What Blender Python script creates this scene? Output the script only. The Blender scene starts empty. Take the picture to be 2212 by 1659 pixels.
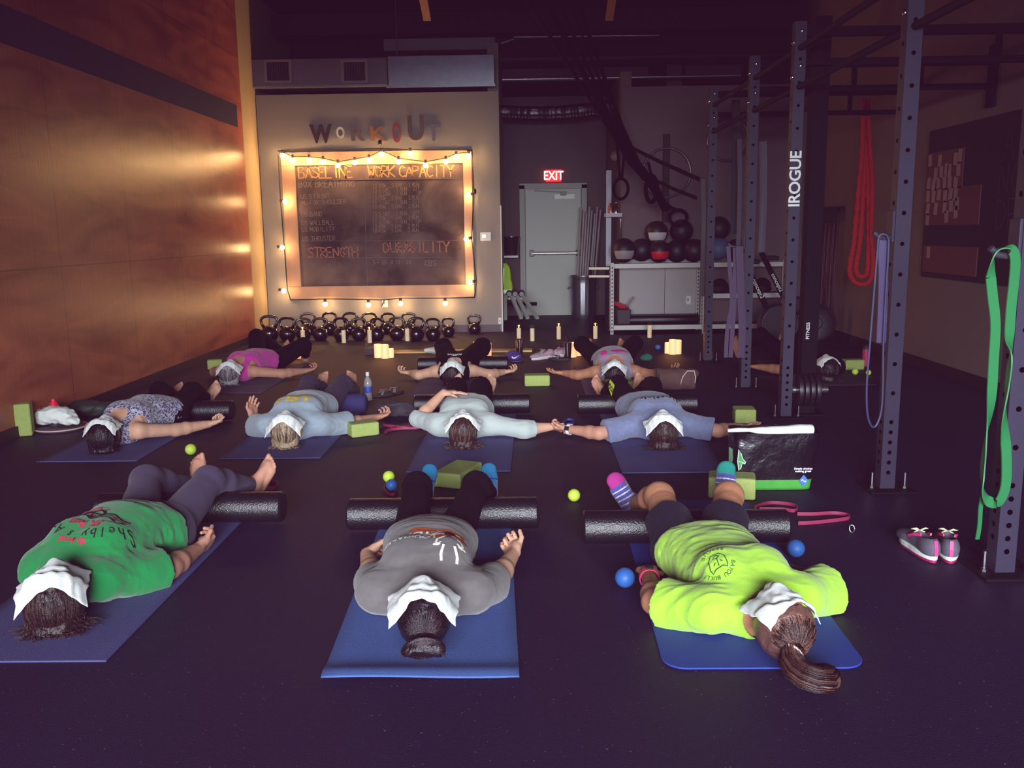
import bpy, math, random
import numpy as np
from mathutils import Vector, Matrix
random.seed(7); rng=np.random.default_rng(7)
C=bpy.context.scene.collection
PI=math.pi
V=lambda *a: np.array(a,float)
def nrm(a): a=np.asarray(a,float); return a/(np.linalg.norm(a)+1e-12)
# ---------------------------------------------------------------- camera model (2212 x 1659 frame)
W_,H_,F_=2212,1659,1912.
CAM=V(0,0,1.40)
def _cam(p=9.84,y=1.0,r=0.8):
    p,y,r=np.radians([p,y,r])
    f=V(-math.sin(y)*math.cos(p),math.cos(y)*math.cos(p),-math.sin(p))
    r0=V(math.cos(y),math.sin(y),0); u0=np.cross(r0,f)
    return math.cos(r)*r0-math.sin(r)*u0, math.sin(r)*r0+math.cos(r)*u0, f
RT,UP,FW=_cam()
def at(px,py,ax,v):
    d=FW+RT*(px-W_/2)/F_-UP*(py-H_/2)/F_
    return CAM+d*((v-CAM[ax])/d[ax])
def G(px,py,z=0): return at(px,py,2,z)
def BY(px,py,Y): return at(px,py,1,Y)
def BX(px,py,X): return at(px,py,0,X)
cam=bpy.data.cameras.new('camera'); co=bpy.data.objects.new('camera',cam); C.objects.link(co)
cam.sensor_fit='HORIZONTAL'; cam.sensor_width=36; cam.lens=36*F_/W_; cam.clip_start=.05; cam.clip_end=100
co.matrix_world=Matrix(((RT[0],UP[0],-FW[0],0),(RT[1],UP[1],-FW[1],0),(RT[2],UP[2],-FW[2],CAM[2]),(0,0,0,1)))
bpy.context.scene.camera=co
# ---------------------------------------------------------------- materials
def lin(c):
    if isinstance(c,str):
        c=c.lstrip('#'); c=[int(c[i:i+2],16) for i in (0,2,4)]
    return [((x/255)/12.92 if x/255<=.04045 else ((x/255+.055)/1.055)**2.4) for x in c]+[1]
MATS={}
def mat(name,col,rough=.6,metal=0,bump=0,bscale=60,var=0,vscale=8,col2=None,emit=0,ecol=None,sheen=0,trans=0,ior=1.45,coat=0,spec=.5,stretch=None,sub=0,alpha=1):
    if name in MATS: return MATS[name]
    m=bpy.data.materials.new(name); m.use_nodes=True; nt=m.node_tree; N=nt.nodes; L=nt.links
    b=N['Principled BSDF']; I=b.inputs
    I['Base Color'].default_value=lin(col); I['Roughness'].default_value=rough; I['Metallic'].default_value=metal
    I['Specular IOR Level'].default_value=spec; I['IOR'].default_value=ior
    if sheen: I['Sheen Weight'].default_value=sheen
    if coat: I['Coat Weight'].default_value=coat; I['Coat Roughness'].default_value=.15
    if trans: I['Transmission Weight'].default_value=trans
    if alpha<1: I['Alpha'].default_value=alpha
    if sub: I['Subsurface Weight'].default_value=sub; I['Subsurface Radius'].default_value=(.012,.004,.002)
    if emit: I['Emission Strength'].default_value=emit; I['Emission Color'].default_value=lin(ecol or col)
    if var or bump:
        tc=N.new('ShaderNodeTexCoord'); mp=N.new('ShaderNodeMapping'); L.new(tc.outputs['Object'],mp.inputs['Vector'])
        if stretch: mp.inputs['Scale'].default_value=stretch
    if var:
        n=N.new('ShaderNodeTexNoise'); n.inputs['Scale'].default_value=vscale; n.inputs['Detail'].default_value=5
        L.new(mp.outputs[0],n.inputs['Vector'])
        r=N.new('ShaderNodeValToRGB'); e=r.color_ramp.elements
        e[0].position=.5-.25/max(var,.3); e[1].position=.5+.25/max(var,.3)
        c0=lin(col); c1=lin(col2) if col2 else [min(1,x*(1+var)) for x in c0[:3]]+[1]
        if not col2: c0=[x*(1-var*.6) for x in c0[:3]]+[1]
        e[0].color=c0; e[1].color=c1
        L.new(n.outputs['Fac'],r.inputs['Fac']); L.new(r.outputs['Color'],I['Base Color'])
    if bump:
        n2=N.new('ShaderNodeTexNoise'); n2.inputs['Scale'].default_value=bscale; n2.inputs['Detail'].default_value=4
        L.new(mp.outputs[0],n2.inputs['Vector'])
        bp=N.new('ShaderNodeBump'); bp.inputs['Strength'].default_value=bump; bp.inputs['Distance'].default_value=.01
        L.new(n2.outputs['Fac'],bp.inputs['Height']); L.new(bp.outputs['Normal'],I['Normal'])
    MATS[name]=m; return m
# ---------------------------------------------------------------- mesh builder
def frame(d,up=None):
    d=nrm(d); up=V(0,0,1) if up is None else nrm(up)
    if abs(d@up)>.98: up=V(1,0,0) if abs(d[0])<.9 else V(0,1,0)
    x=nrm(np.cross(up,d)); y=np.cross(d,x); return x,y,d
class MB:
    def __init__(s): s.v=[]; s.f=[]; s.mi=[]
    def add(s,vs,fs,mi=0):
        b=len(s.v); s.v+= [tuple(map(float,p)) for p in vs]; s.f+=[tuple(i+b for i in f) for f in fs]; s.mi+=[mi]*len(fs); return s
    def box(s,c,size,rz=0,rx=0,ry=0,mi=0,taper=1):
        M=Matrix.Rotation(rz,3,'Z')@Matrix.Rotation(ry,3,'Y')@Matrix.Rotation(rx,3,'X'); a=np.array(size)/2
        P=[]
        for z in (-1,1):
            t=taper if z>0 else 1
            for x,y in ((-1,-1),(1,-1),(1,1),(-1,1)): P.append(np.array(M@Vector((x*a[0]*t,y*a[1]*t,z*a[2])))+np.array(c))
        return s.add(P,[(3,2,1,0),(4,5,6,7),(0,1,5,4),(1,2,6,5),(2,3,7,6),(3,0,4,7)],mi)
    def bar(s,a,b,w,h=None,up=None,mi=0):
        a=np.array(a,float); b=np.array(b,float); x,y,d=frame(b-a,up); h=h or w
        P=[p+x*i*w/2+y*j*h/2 for p in (a,b) for i,j in ((-1,-1),(1,-1),(1,1),(-1,1))]
        return s.add(P,[(3,2,1,0),(4,5,6,7),(0,1,5,4),(1,2,6,5),(2,3,7,6),(3,0,4,7)],mi)
    def tube(s,pts,r,n=8,closed=False,mi=0,flat=1.,up=None):
        pts=[np.array(p,float) for p in pts]; m=len(pts); P=[]; 
        rr=r if hasattr(r,'__len__') else [r]*m
        px=None
        for i,p in enumerate(pts):
            if closed: d=pts[(i+1)%m]-pts[i-1]
            else: d=pts[min(i+1,m-1)]-pts[max(i-1,0)]
            if px is None: x,y,d=frame(d,up)
            else:
                d=nrm(d); x=px-d*(px@d); x=nrm(x); y=np.cross(d,x)
            px=x
            for k in range(n):
                t=2*PI*k/n; P.append(p+x*math.cos(t)*rr[i]+y*math.sin(t)*rr[i]*flat)
        F=[]
        for i in range(m if closed else m-1):
            j=(i+1)%m
            for k in range(n): F.append((i*n+k,i*n+(k+1)%n,j*n+(k+1)%n,j*n+k))
        if not closed: F+=[tuple(range(n-1,-1,-1)),tuple((m-1)*n+k for k in range(n))]
        return s.add(P,F,mi)
    def ribbon(s,pts,w,side=None,th=.004,mi=0):
        """flat strap following pts; side: width direction per point or constant"""
        pts=[np.array(p,float) for p in pts]; m=len(pts); P=[]
        for i,p in enumerate(pts):
            d=nrm(pts[min(i+1,m-1)]-pts[max(i-1,0)])
            sd=side[i] if isinstance(side,list) else side
            x=np.array(sd,float); x=nrm(x-d*(x@d)); y=np.cross(d,x)
            ww=w[i] if hasattr(w,'__len__') else w
            for a,b in ((-1,-1),(1,-1),(1,1),(-1,1)): P.append(p+x*a*ww/2+y*b*th/2)
        F=[]
        for i in range(m-1):
            for k in range(4): F.append((i*4+k,i*4+(k+1)%4,i*4+4+(k+1)%4,i*4+4+k))
        F+=[(3,2,1,0),tuple((m-1)*4+k for k in range(4))]
        return s.add(P,F,mi)
    def lathe(s,prof,n=24,c=(0,0,0),axis=(0,0,1),mi=0):
        x,y,d=frame(axis); c=np.array(c,float); P=[]; F=[]; m=len(prof)
        for r,z in prof:
            for k in range(n):
                t=2*PI*k/n; P.append(c+x*r*math.cos(t)+y*r*math.sin(t)+d*z)
        for i in range(m-1):
            for k in range(n): F.append((i*n+k,i*n+(k+1)%n,(i+1)*n+(k+1)%n,(i+1)*n+k))
        if prof[0][0]>1e-6: F.append(tuple(range(n-1,-1,-1)))
        if prof[-1][0]>1e-6: F.append(tuple((m-1)*n+k for k in range(n)))
        return s.add(P,F,mi)
    def ball(s,c,r,n=16,mi=0,sq=(1,1,1)):
        P=[];F=[];m=n//2; c=np.array(c,float)
        for i in range(m+1):
            a=PI*i/m
            for k in range(n):
                t=2*PI*k/n; P.append(c+r*V(math.sin(a)*math.cos(t)*sq[0],math.sin(a)*math.sin(t)*sq[1],-math.cos(a)*sq[2]))
        for i in range(m):
            for k in range(n): F.append((i*n+k,i*n+(k+1)%n,(i+1)*n+(k+1)%n,(i+1)*n+k))
        return s.add(P,F,mi)
    def prism(s,poly,z0,z1,mi=0):
        n=len(poly); P=[(x,y,z0) for x,y in poly]+[(x,y,z1) for x,y in poly]
        return s.add(P,[tuple(range(n-1,-1,-1)),tuple(range(n,2*n))]+[(i,(i+1)%n,n+(i+1)%n,n+i) for i in range(n)],mi)
    def build(s,name,m,parent=None,smooth=False,bev=0,sub=0,auto=None,merge=True):
        me=bpy.data.meshes.new(name); me.from_pydata(s.v,[],s.f)
        for x in (m if isinstance(m,(list,tuple)) else [m]): me.materials.append(x)
        if any(s.mi): me.polygons.foreach_set('material_index',s.mi)
        return finish(name,me,parent,smooth,bev,sub,auto)
def finish(name,me,parent=None,smooth=False,bev=0,sub=0,auto=None):
    o=bpy.data.objects.new(name,me); C.objects.link(o)
    if smooth:
        me.polygons.foreach_set('use_smooth',[True]*len(me.polygons))
        if auto:
            try: me.set_sharp_from_angle(angle=math.radians(auto))
            except Exception: pass
    if bev:
        b=o.modifiers.new('bevel','BEVEL'); b.width=bev; b.segments=2; b.limit_method='ANGLE'; b.angle_limit=.6
    if sub:
        b=o.modifiers.new('sub','SUBSURF'); b.levels=sub; b.render_levels=sub
    if parent is not None: put(o,parent)
    me.update(); return o
def put(o,parent):
    """parent a mesh built in world coordinates under its root empty (identity rotation, location only)"""
    o.parent=parent
    base=parent
    off=Vector((0,0,0))
    while base is not None: off+=Vector(base.location); base=base.parent
    o.location=-off+Vector(o.location) if o.type=='EMPTY' else -off
def tag(o,label=None,cat=None,group=None,kind=None):
    if label: o['label']=label
    if cat: o['category']=cat
    if group: o['group']=group
    if kind: o['kind']=kind
    return o
def thing(name,label,cat,loc,group=None):
    o=bpy.data.objects.new(name,None); o.empty_display_size=.05; o.location=[float(x) for x in loc]; C.objects.link(o)
    return tag(o,label,cat,group)
def struct(o): o['kind']='structure'; return o
def dup(root,loc=None,rz=0,label=None,sc=None):
    def cp(o,p):
        c=o.copy(); C.objects.link(c)
        if p is not None: c.parent=p
        for ch in o.children: cp(ch,c)
        return c
    r=cp(root,None)
    if loc is not None: r.location=[float(x) for x in loc]
    r.rotation_euler=(0,0,rz)
    if sc: r.scale=(sc,sc,sc)
    if label: r['label']=label
    return r
# ---------------------------------------------------------------- text -> flat triangles
def text_tris(s,size=.1,bold=0,ext=0,spacing=1.,res=3):
    cu=bpy.data.curves.new('t','FONT'); cu.body=s; cu.size=size; cu.align_x='CENTER'; cu.align_y='CENTER'
    cu.offset=bold; cu.extrude=ext; cu.space_character=spacing; cu.resolution_u=res
    o=bpy.data.objects.new('t',cu); C.objects.link(o)
    me=bpy.data.meshes.new_from_object(o.evaluated_get(bpy.context.evaluated_depsgraph_get()))
    bpy.data.objects.remove(o); 
    v=np.array([x.co[:] for x in me.vertices]); f=[tuple(p.vertices) for p in me.polygons]
    bpy.data.meshes.remove(me)
    return v,f
def refine(v,f,mx):
    """split triangles until edges are shorter than mx"""
    v=[tuple(p) for p in v]; f=[t for q in f for t in ([q] if len(q)==3 else [(q[0],q[i],q[i+1]) for i in range(1,len(q)-1)])]
    for _ in range(7):
        out=[]; cache={}; ch=False
        def mid(a,b):
            k=(min(a,b),max(a,b))
            if k not in cache:
                cache[k]=len(v); v.append(tuple((x+y)/2 for x,y in zip(v[a],v[b])))
            return cache[k]
        L=lambda a,b: math.dist(v[a],v[b])
        for a,b,c in f:
            e=[L(a,b)>mx,L(b,c)>mx,L(c,a)>mx]
            if not any(e): out.append((a,b,c)); continue
            ch=True
            if all(e):
                x,y,z=mid(a,b),mid(b,c),mid(c,a); out+=[(a,x,z),(x,b,y),(z,y,c),(x,y,z)]
            else:
                while not e[0]: a,b,c=b,c,a; e=e[1:]+e[:1]
                if e[1]:
                    x,y=mid(a,b),mid(b,c); out+=[(a,x,c),(x,y,c),(x,b,y)]
                elif e[2]:
                    x,y=mid(a,b),mid(c,a); out+=[(a,x,y),(x,b,y),(b,c,y)]
                else:
                    x=mid(a,b); out+=[(a,x,c),(x,b,c)]
        f=out
        if not ch: break
    return np.array(v),f
def text_on(name,s,o,x,y,size,m,parent=None,bold=0,spacing=1.,ext=0,squash=1.):
    """flat text with its centre at o, running along x, up along y"""
    v,f=text_tris(s,size,bold,ext,spacing); o=np.array(o,float); x=nrm(x); y=nrm(y); z=np.cross(x,y)
    b=MB(); b.add([o+x*p[0]*squash+y*p[1]+z*p[2] for p in v],f); return b.build(name,m,parent)
# simple hand lettering: strokes on a 0..1 x 0..1 cell
STK={'A':[[(0,0),(.5,1),(1,0)],[(.2,.4),(.8,.4)]],'B':[[(0,0),(0,1),(.7,.95),(.8,.75),(.6,.55),(0,.5)],[(.6,.55),(.9,.3),(.75,.05),(0,0)]],
'C':[[(.9,.85),(.5,1),(.1,.7),(.1,.3),(.5,0),(.9,.15)]],'D':[[(0,0),(0,1),(.6,.9),(.95,.5),(.6,.1),(0,0)]],'E':[[(.8,1),(0,1),(0,0),(.8,0)],[(0,.5),(.6,.5)]],
'F':[[(.8,1),(0,1),(0,0)],[(0,.5),(.6,.5)]],'G':[[(.9,.85),(.5,1),(.1,.7),(.1,.3),(.5,0),(.9,.15),(.9,.45),(.55,.45)]],'H':[[(0,0),(0,1)],[(1,0),(1,1)],[(0,.5),(1,.5)]],
'I':[[(.5,0),(.5,1)]],'K':[[(0,0),(0,1)],[(.9,1),(0,.45),(.9,0)]],'L':[[(0,1),(0,0),(.8,0)]],'M':[[(0,0),(.1,1),(.5,.3),(.9,1),(1,0)]],'N':[[(0,0),(0,1),(.9,0),(.9,1)]],
'O':[[(.5,1),(.1,.7),(.1,.3),(.5,0),(.9,.3),(.9,.7),(.5,1)]],'P':[[(0,0),(0,1),(.8,.9),(.8,.6),(0,.5)]],'R':[[(0,0),(0,1),(.8,.9),(.8,.6),(0,.5),(.9,0)]],
'S':[[(.9,.85),(.5,1),(.1,.8),(.3,.55),(.8,.4),(.85,.15),(.45,0),(.05,.12)]],'T':[[(.5,0),(.5,1)],[(0,1),(1,1)]],'U':[[(0,1),(.1,.2),(.5,0),(.9,.2),(.95,1)]],
'V':[[(0,1),(.5,0),(1,1)]],'W':[[(0,1),(.25,0),(.5,.7),(.75,0),(1,1)]],'X':[[(0,0),(1,1)],[(0,1),(1,0)]],'Y':[[(0,1),(.5,.5),(1,1)],[(.5,.5),(.5,0)]],
'1':[[(.3,.8),(.5,1),(.5,0)]],'2':[[(.1,.8),(.5,1),(.85,.75),(.1,0),(.9,0)]],'5':[[(.9,1),(.2,1),(.15,.55),(.7,.55),(.85,.25),(.5,0),(.1,.1)]],'0':[[(.5,1),(.1,.7),(.1,.3),(.5,0),(.9,.3),(.9,.7),(.5,1)]],'-':[[(.1,.5),(.9,.5)]]}
def chalk(b,s,o,x,y,h,w=.012,adv=.78,jit=.02):
    """hand-lettered strokes as thin flat ribbons lying on the plane x,y"""
    o=np.array(o,float); x=nrm(x); y=nrm(y); n=np.cross(x,y); cx=0
    for ch in s:
        for st in STK.get(ch.upper(),[]):
            pts=[o+x*(cx+p[0]*h*.6+random.uniform(-jit,jit)*h)+y*(p[1]*h+random.uniform(-jit,jit)*h) for p in st]
            for a,c in zip(pts,pts[1:]):
                d=nrm(c-a); q=np.cross(n,d)*w/2
                b.add([a-q-d*w*.3,c-q+d*w*.3,c+q+d*w*.3,a+q-d*w*.3],[(0,1,2,3)])
        cx+=h*adv if ch!=' ' else h*.5
    return cx
# ---------------------------------------------------------------- implicit surfaces (numpy) -> one continuous mesh
def n3(X,fr,seed=0):
    """smooth value noise on points X (...,3), about -1..1"""
    r=np.random.default_rng(seed).random((32,32,32)).astype(np.float32)*2-1
    p=X*np.asarray(fr,np.float32)+100.5; i=np.floor(p).astype(int); t=(p-i).astype(np.float32); t=t*t*(3-2*t); i&=31; j=(i+1)&31
    g=lambda a,b,c: r[a,b,c]
    x0,y0,z0=i[...,0],i[...,1],i[...,2]; x1,y1,z1=j[...,0],j[...,1],j[...,2]; a,b,c=t[...,0],t[...,1],t[...,2]
    return (((g(x0,y0,z0)*(1-a)+g(x1,y0,z0)*a)*(1-b)+(g(x0,y1,z0)*(1-a)+g(x1,y1,z0)*a)*b)*(1-c)+
            ((g(x0,y0,z1)*(1-a)+g(x1,y0,z1)*a)*(1-b)+(g(x0,y1,z1)*(1-a)+g(x1,y1,z1)*a)*b)*c)
class Grid:
    def __init__(s,lo,hi,h):
        s.h=h; s.lo=np.array(lo,float); s.n=(np.ceil((np.array(hi)-s.lo)/h)).astype(int)+1
        s.ax=[(s.lo[i]+h*np.arange(s.n[i])).astype(np.float32) for i in range(3)]
        s.f=np.full(s.n,1.,np.float32); s.g=None
    def pts(s,sl=(slice(None),)*3):
        x,y,z=np.meshgrid(s.ax[0][sl[0]],s.ax[1][sl[1]],s.ax[2][sl[2]],indexing='ij'); return np.stack([x,y,z],-1)
    def sl(s,lo,hi):
        a=np.clip(np.floor((np.array(lo)-s.lo)/s.h).astype(int),0,s.n); b=np.clip(np.ceil((np.array(hi)-s.lo)/s.h).astype(int)+1,0,s.n)
        return tuple(slice(p,q) for p,q in zip(a,b))
    def begin(s): s.g=np.full(s.n,1.,np.float32)
    def end(s,k=0):
        if k<=0: s.f=np.minimum(s.f,s.g)
        else:
            hh=np.maximum(k-np.abs(s.f-s.g),0)/k; s.f=np.minimum(s.f,s.g)-hh*hh*k*.25
        s.g=None
    def prim(s,pr,off=0,k=.02):
        F=s.g if s.g is not None else s.f
        lo,hi=pr.bounds(); mg=k+off+3*s.h+.01
        sl=s.sl(lo-mg,hi+mg)
        if any(q.stop<=q.start for q in sl): return
        d=pr.d(s.pts(sl))-off; a=F[sl]
        if k>0:
            hh=np.maximum(k-np.abs(a-d),0)/k; F[sl]=np.minimum(a,d)-hh*hh*k*.25
        else: F[sl]=np.minimum(a,d)
    def carve(s,pr,off=0):
        F=s.g if s.g is not None else s.f
        lo,hi=pr.bounds(); sl=s.sl(lo-off-.01,hi+off+.01)
        if any(q.stop<=q.start for q in sl): return
        F[sl]=np.maximum(F[sl],-(pr.d(s.pts(sl))-off))
    def cut(s,p,n):
        """remove what lies on the side n points to"""
        F=s.g if s.g is not None else s.f; n=nrm(n); p=np.array(p)
        d=(s.ax[0]-p[0])[:,None,None]*n[0]+(s.ax[1]-p[1])[None,:,None]*n[1]+(s.ax[2]-p[2])[None,None,:]*n[2]
        np.maximum(F,d.astype(np.float32),out=F)
    def wrinkle(s,amp,fr,seed=0,band=.03):
        ii=np.nonzero(np.abs(s.f)<band)
        X=np.stack([s.ax[k][ii[k]] for k in range(3)],-1)
        q=n3(X,fr,seed); q2=n3(X+q[...,None]*.03,np.asarray(fr)*2.1,seed+1)
        s.f[ii]-=amp*(1-np.abs(q)*2+.5*q2).astype(np.float32)
    def top(s):
        """height of the surface seen from above, per column"""
        ins=s.f<0; nz=s.n[2]; anyi=ins.any(2); k=nz-1-np.argmax(ins[:,:,::-1],2)
        k1=np.minimum(k+1,nz-1); I,J=np.indices(k.shape)
        a=s.f[I,J,k]; b=s.f[I,J,k1]; t=np.where(k1>k,a/(a-b+1e-9),0); t=np.clip(t,0,1)
        return np.where(anyi,s.lo[2]+(k+t)*s.h,-9.)
    def mesh(s):
        f=s.f; neg=f<0; nx,ny,nz=s.n
        c=np.zeros((nx-1,ny-1,nz-1),np.uint8)
        for a in (0,1):
            for b in (0,1):
                for d in (0,1): c+=neg[a:nx-1+a,b:ny-1+b,d:nz-1+d]
        act=np.nonzero((c>0)&(c<8)); na=len(act[0])
        cor=[(a,b,d) for a in (0,1) for b in (0,1) for d in (0,1)]
        val=np.stack([f[act[0]+a,act[1]+b,act[2]+d] for a,b,d in cor],1)
        acc=np.zeros((na,3)); cnt=np.zeros(na)
        for i in range(8):
            for j in range(i+1,8):
                df=[abs(p-q) for p,q in zip(cor[i],cor[j])]
                if sum(df)!=1: continue
                m=(val[:,i]<0)!=(val[:,j]<0); t=val[:,i]/(val[:,i]-val[:,j]+1e-20)
                pi=np.array(cor[i],float); pj=np.array(cor[j],float)
                acc[m]+=pi+(pj-pi)*t[m,None]; cnt+=m
        v=(np.stack(act,1)+acc/cnt[:,None])*s.h+s.lo
        idx=np.full((nx-1,ny-1,nz-1),-1,np.int32); idx[act]=np.arange(na)
        Q=[]
        for ax in range(3):
            sl0=[slice(None)]*3; sl1=[slice(None)]*3; sl0[ax]=slice(0,-1); sl1[ax]=slice(1,None)
            A=neg[tuple(sl0)]; B=neg[tuple(sl1)]; e=np.stack(np.nonzero(A!=B),1)
            o=[k for k in range(3) if k!=ax]
            e=e[(e[:,o[0]]>0)&(e[:,o[1]]>0)&(e[:,o[0]]<s.n[o[0]]-1)&(e[:,o[1]]<s.n[o[1]]-1)]
            sg=A[tuple(e.T)]
            def cell(da,db):
                q=e.copy(); q[:,o[0]]-=da; q[:,o[1]]-=db; return idx[tuple(q.T)]
            q=np.stack([cell(0,0),cell(1,0),cell(1,1),cell(0,1)],1)
            flip=sg if ax!=1 else ~sg
            q[~flip]=q[~flip][:,::-1]; Q.append(q)
        q=np.concatenate(Q); return v,q[(q>=0).all(1)]
def mesh_from(v,q,name,m,parent=None,smooth=True):
    me=bpy.data.meshes.new(name); me.vertices.add(len(v)); me.vertices.foreach_set('co',np.asarray(v,np.float32).ravel())
    n=len(q); k=q.shape[1]; me.loops.add(n*k); me.polygons.add(n); me.loops.foreach_set('vertex_index',q.astype(np.int32).ravel())
    me.polygons.foreach_set('loop_start',np.arange(0,n*k,k,dtype=np.int32)); me.update(calc_edges=True)
    for x in (m if isinstance(m,(list,tuple)) else [m]): me.materials.append(x)
    return finish(name,me,parent,smooth)
class Cap:
    def __init__(s,a,b,ra,rb=None): s.a=np.array(a,float); s.b=np.array(b,float); s.ra=ra; s.rb=ra if rb is None else rb
    def bounds(s): r=max(s.ra,s.rb); return np.minimum(s.a,s.b)-r,np.maximum(s.a,s.b)+r
    def d(s,X):
        ab=(s.b-s.a).astype(np.float32); p=X-s.a.astype(np.float32); t=np.clip((p@ab)/(ab@ab+1e-9),0,1)
        return np.linalg.norm(p-t[...,None]*ab,axis=-1)-(s.ra+(s.rb-s.ra)*t)
class Ell:
    def __init__(s,c,r,ax=None): s.c=np.array(c,float); s.r=np.array(r,float); s.ax=np.eye(3) if ax is None else np.array(ax,float)
    def bounds(s): m=np.abs(s.ax.T)@s.r; return s.c-m,s.c+m
    def d(s,X):
        p=(X-s.c.astype(np.float32))@s.ax.T.astype(np.float32); r=s.r.astype(np.float32)
        k0=np.linalg.norm(p/r,axis=-1); k1=np.linalg.norm(p/(r*r),axis=-1); return k0*(k0-1)/(k1+1e-9)
class Torso:
    """cross sections (s, half width, half depth, centre height) along a level axis"""
    def __init__(s,o,a,secs,ex=2.4): s.o=np.array(o,float); s.a=nrm(a); s.l=V(s.a[1],-s.a[0],0); s.S=np.array(secs,float); s.ex=ex
    def bounds(s):
        p=[s.o+s.a*q[0]+s.l*e*q[1] for q in s.S for e in (-1,1)]; lo=np.min(p,0); hi=np.max(p,0)
        lo[2]=(s.S[:,3]-s.S[:,2]).min(); hi[2]=(s.S[:,3]+s.S[:,2]).max(); return lo,hi
    def d(s,X):
        p=X-s.o.astype(np.float32); t=p[...,0]*s.a[0]+p[...,1]*s.a[1]; u=p[...,0]*s.l[0]+p[...,1]*s.l[1]; z=X[...,2]
        S=s.S; tc=np.clip(t,S[0,0],S[-1,0])
        w=np.interp(tc,S[:,0],S[:,1]); dd=np.interp(tc,S[:,0],S[:,2]); zc=np.interp(tc,S[:,0],S[:,3])
        e=((np.abs(u)/w)**s.ex+(np.abs(z-zc)/dd)**s.ex)**(1/s.ex)
        r=(e-1)*np.minimum(w,dd); ax=np.abs(t-tc)
        return np.where(ax>0,np.sqrt(np.maximum(r,0)**2+ax**2)+np.minimum(r,0)*(ax<=0),r).astype(np.float32)
# ================================================================ PEOPLE
ZF=.008
def skin(n,c): return mat(n,c,.55,bump=.06,bscale=220,var=.22,vscale=14,spec=.35,sub=.04)
SK=dict(a=skin('skin_fair','#c89a80'),b=skin('skin_tan','#b07a5c'),c=skin('skin_rosy','#b5826c'))
def cloth(n,c,var=.18,bs=260,b=.25,vs=9,sh=.25,c2=None): return mat(n,c,.9,bump=b,bscale=bs,var=var,vscale=vs,sheen=sh,spec=.15,col2=c2)
def hand_prims(wr,d,n,side,curl=35,sc=1.,spread=1.):
    d=nrm(d); n=np.array(n,float); n=nrm(n-d*(n@d)); t=np.cross(n,d) if side<0 else np.cross(d,n)
    wr=np.array(wr,float); P=[]
    for i,(o,bl,L,r) in enumerate([(.030,.082,.068,.0086),(.010,.088,.077,.0088),(-.011,.084,.070,.0084),(-.030,.074,.054,.0074)]):
        b=wr+(d*bl+t*o*spread)*sc; P.append((Cap(wr+t*o*.55*sc,b,.0145*sc,.0125*sc),.012))
        p=b
        for f,ang in ((.45,.5),(.32,1.25),(.23,1.8)):
            a=math.radians(curl*ang*(1+.12*i)); q=p+(d*math.cos(a)+n*math.sin(a)+t*(1.5-i)*.06*spread)*L*f*sc*1.05
            P.append((Cap(p,q,r*sc,r*sc*.93),.003)); p=q
    P.append((Ell(wr+(d*.034+t*.024+n*.006)*sc,V(.034,.020,.017)*sc,[d,t,n]),.012))
    p0=wr+(d*.028+t*.028)*sc; p1=p0+nrm(d*.75+t*.62+n*.28)*.048*sc; p2=p1+nrm(d*.95+t*.12+n*.5)*.034*sc
    P+=[(Cap(p0,p1,.0125*sc,.0105*sc),.006),(Cap(p1,p2,.0100*sc,.0085*sc),.004)]
    return P
def foot_prims(an,sd,td,side,toes=True,sc=1.):
    sd=nrm(sd); td=nrm(td-sd*(td@sd)*.4); lat=nrm(np.cross(td,sd))
    if lat[0]*side<0: lat=-lat   # lat = towards the little toe (outwards)
    an=np.array(an,float); he=an+(sd*.042-td*.035)*sc
    ball=he+td*.165*sc; P=[(Ell(he,V(.034,.031,.036)*sc,[td,lat,sd]),.02),(Cap(an,he+td*.03*sc,.036*sc,.030*sc),.025),
       (Cap(an+td*.02*sc,ball-sd*.012*sc,.033*sc,.020*sc),.03)]
    for o in (-.026,-.008,.012,.028): P.append((Cap(he+lat*o*.6*sc,ball+lat*o*sc-td*abs(o+.02)*.5*sc,.024*sc,.019*sc),.02))
    if toes:
        for i,(o,L,r) in enumerate([(-.030,.040,.0130),(-.011,.040,.0098),(.005,.036,.0092),(.020,.031,.0086),(.033,.025,.0082)]):
            b=ball+lat*o*sc+td*(-.004-.004*i)*sc; P+=[(Cap(b,b+(td*L-sd*.006)*sc,r*sc,r*sc*.95),.004)]
    else: P.append((Ell(ball+td*.02*sc-sd*.004*sc,V(.034,.040,.02)*sc,[td,lat,sd]),.02))
    return P
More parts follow.
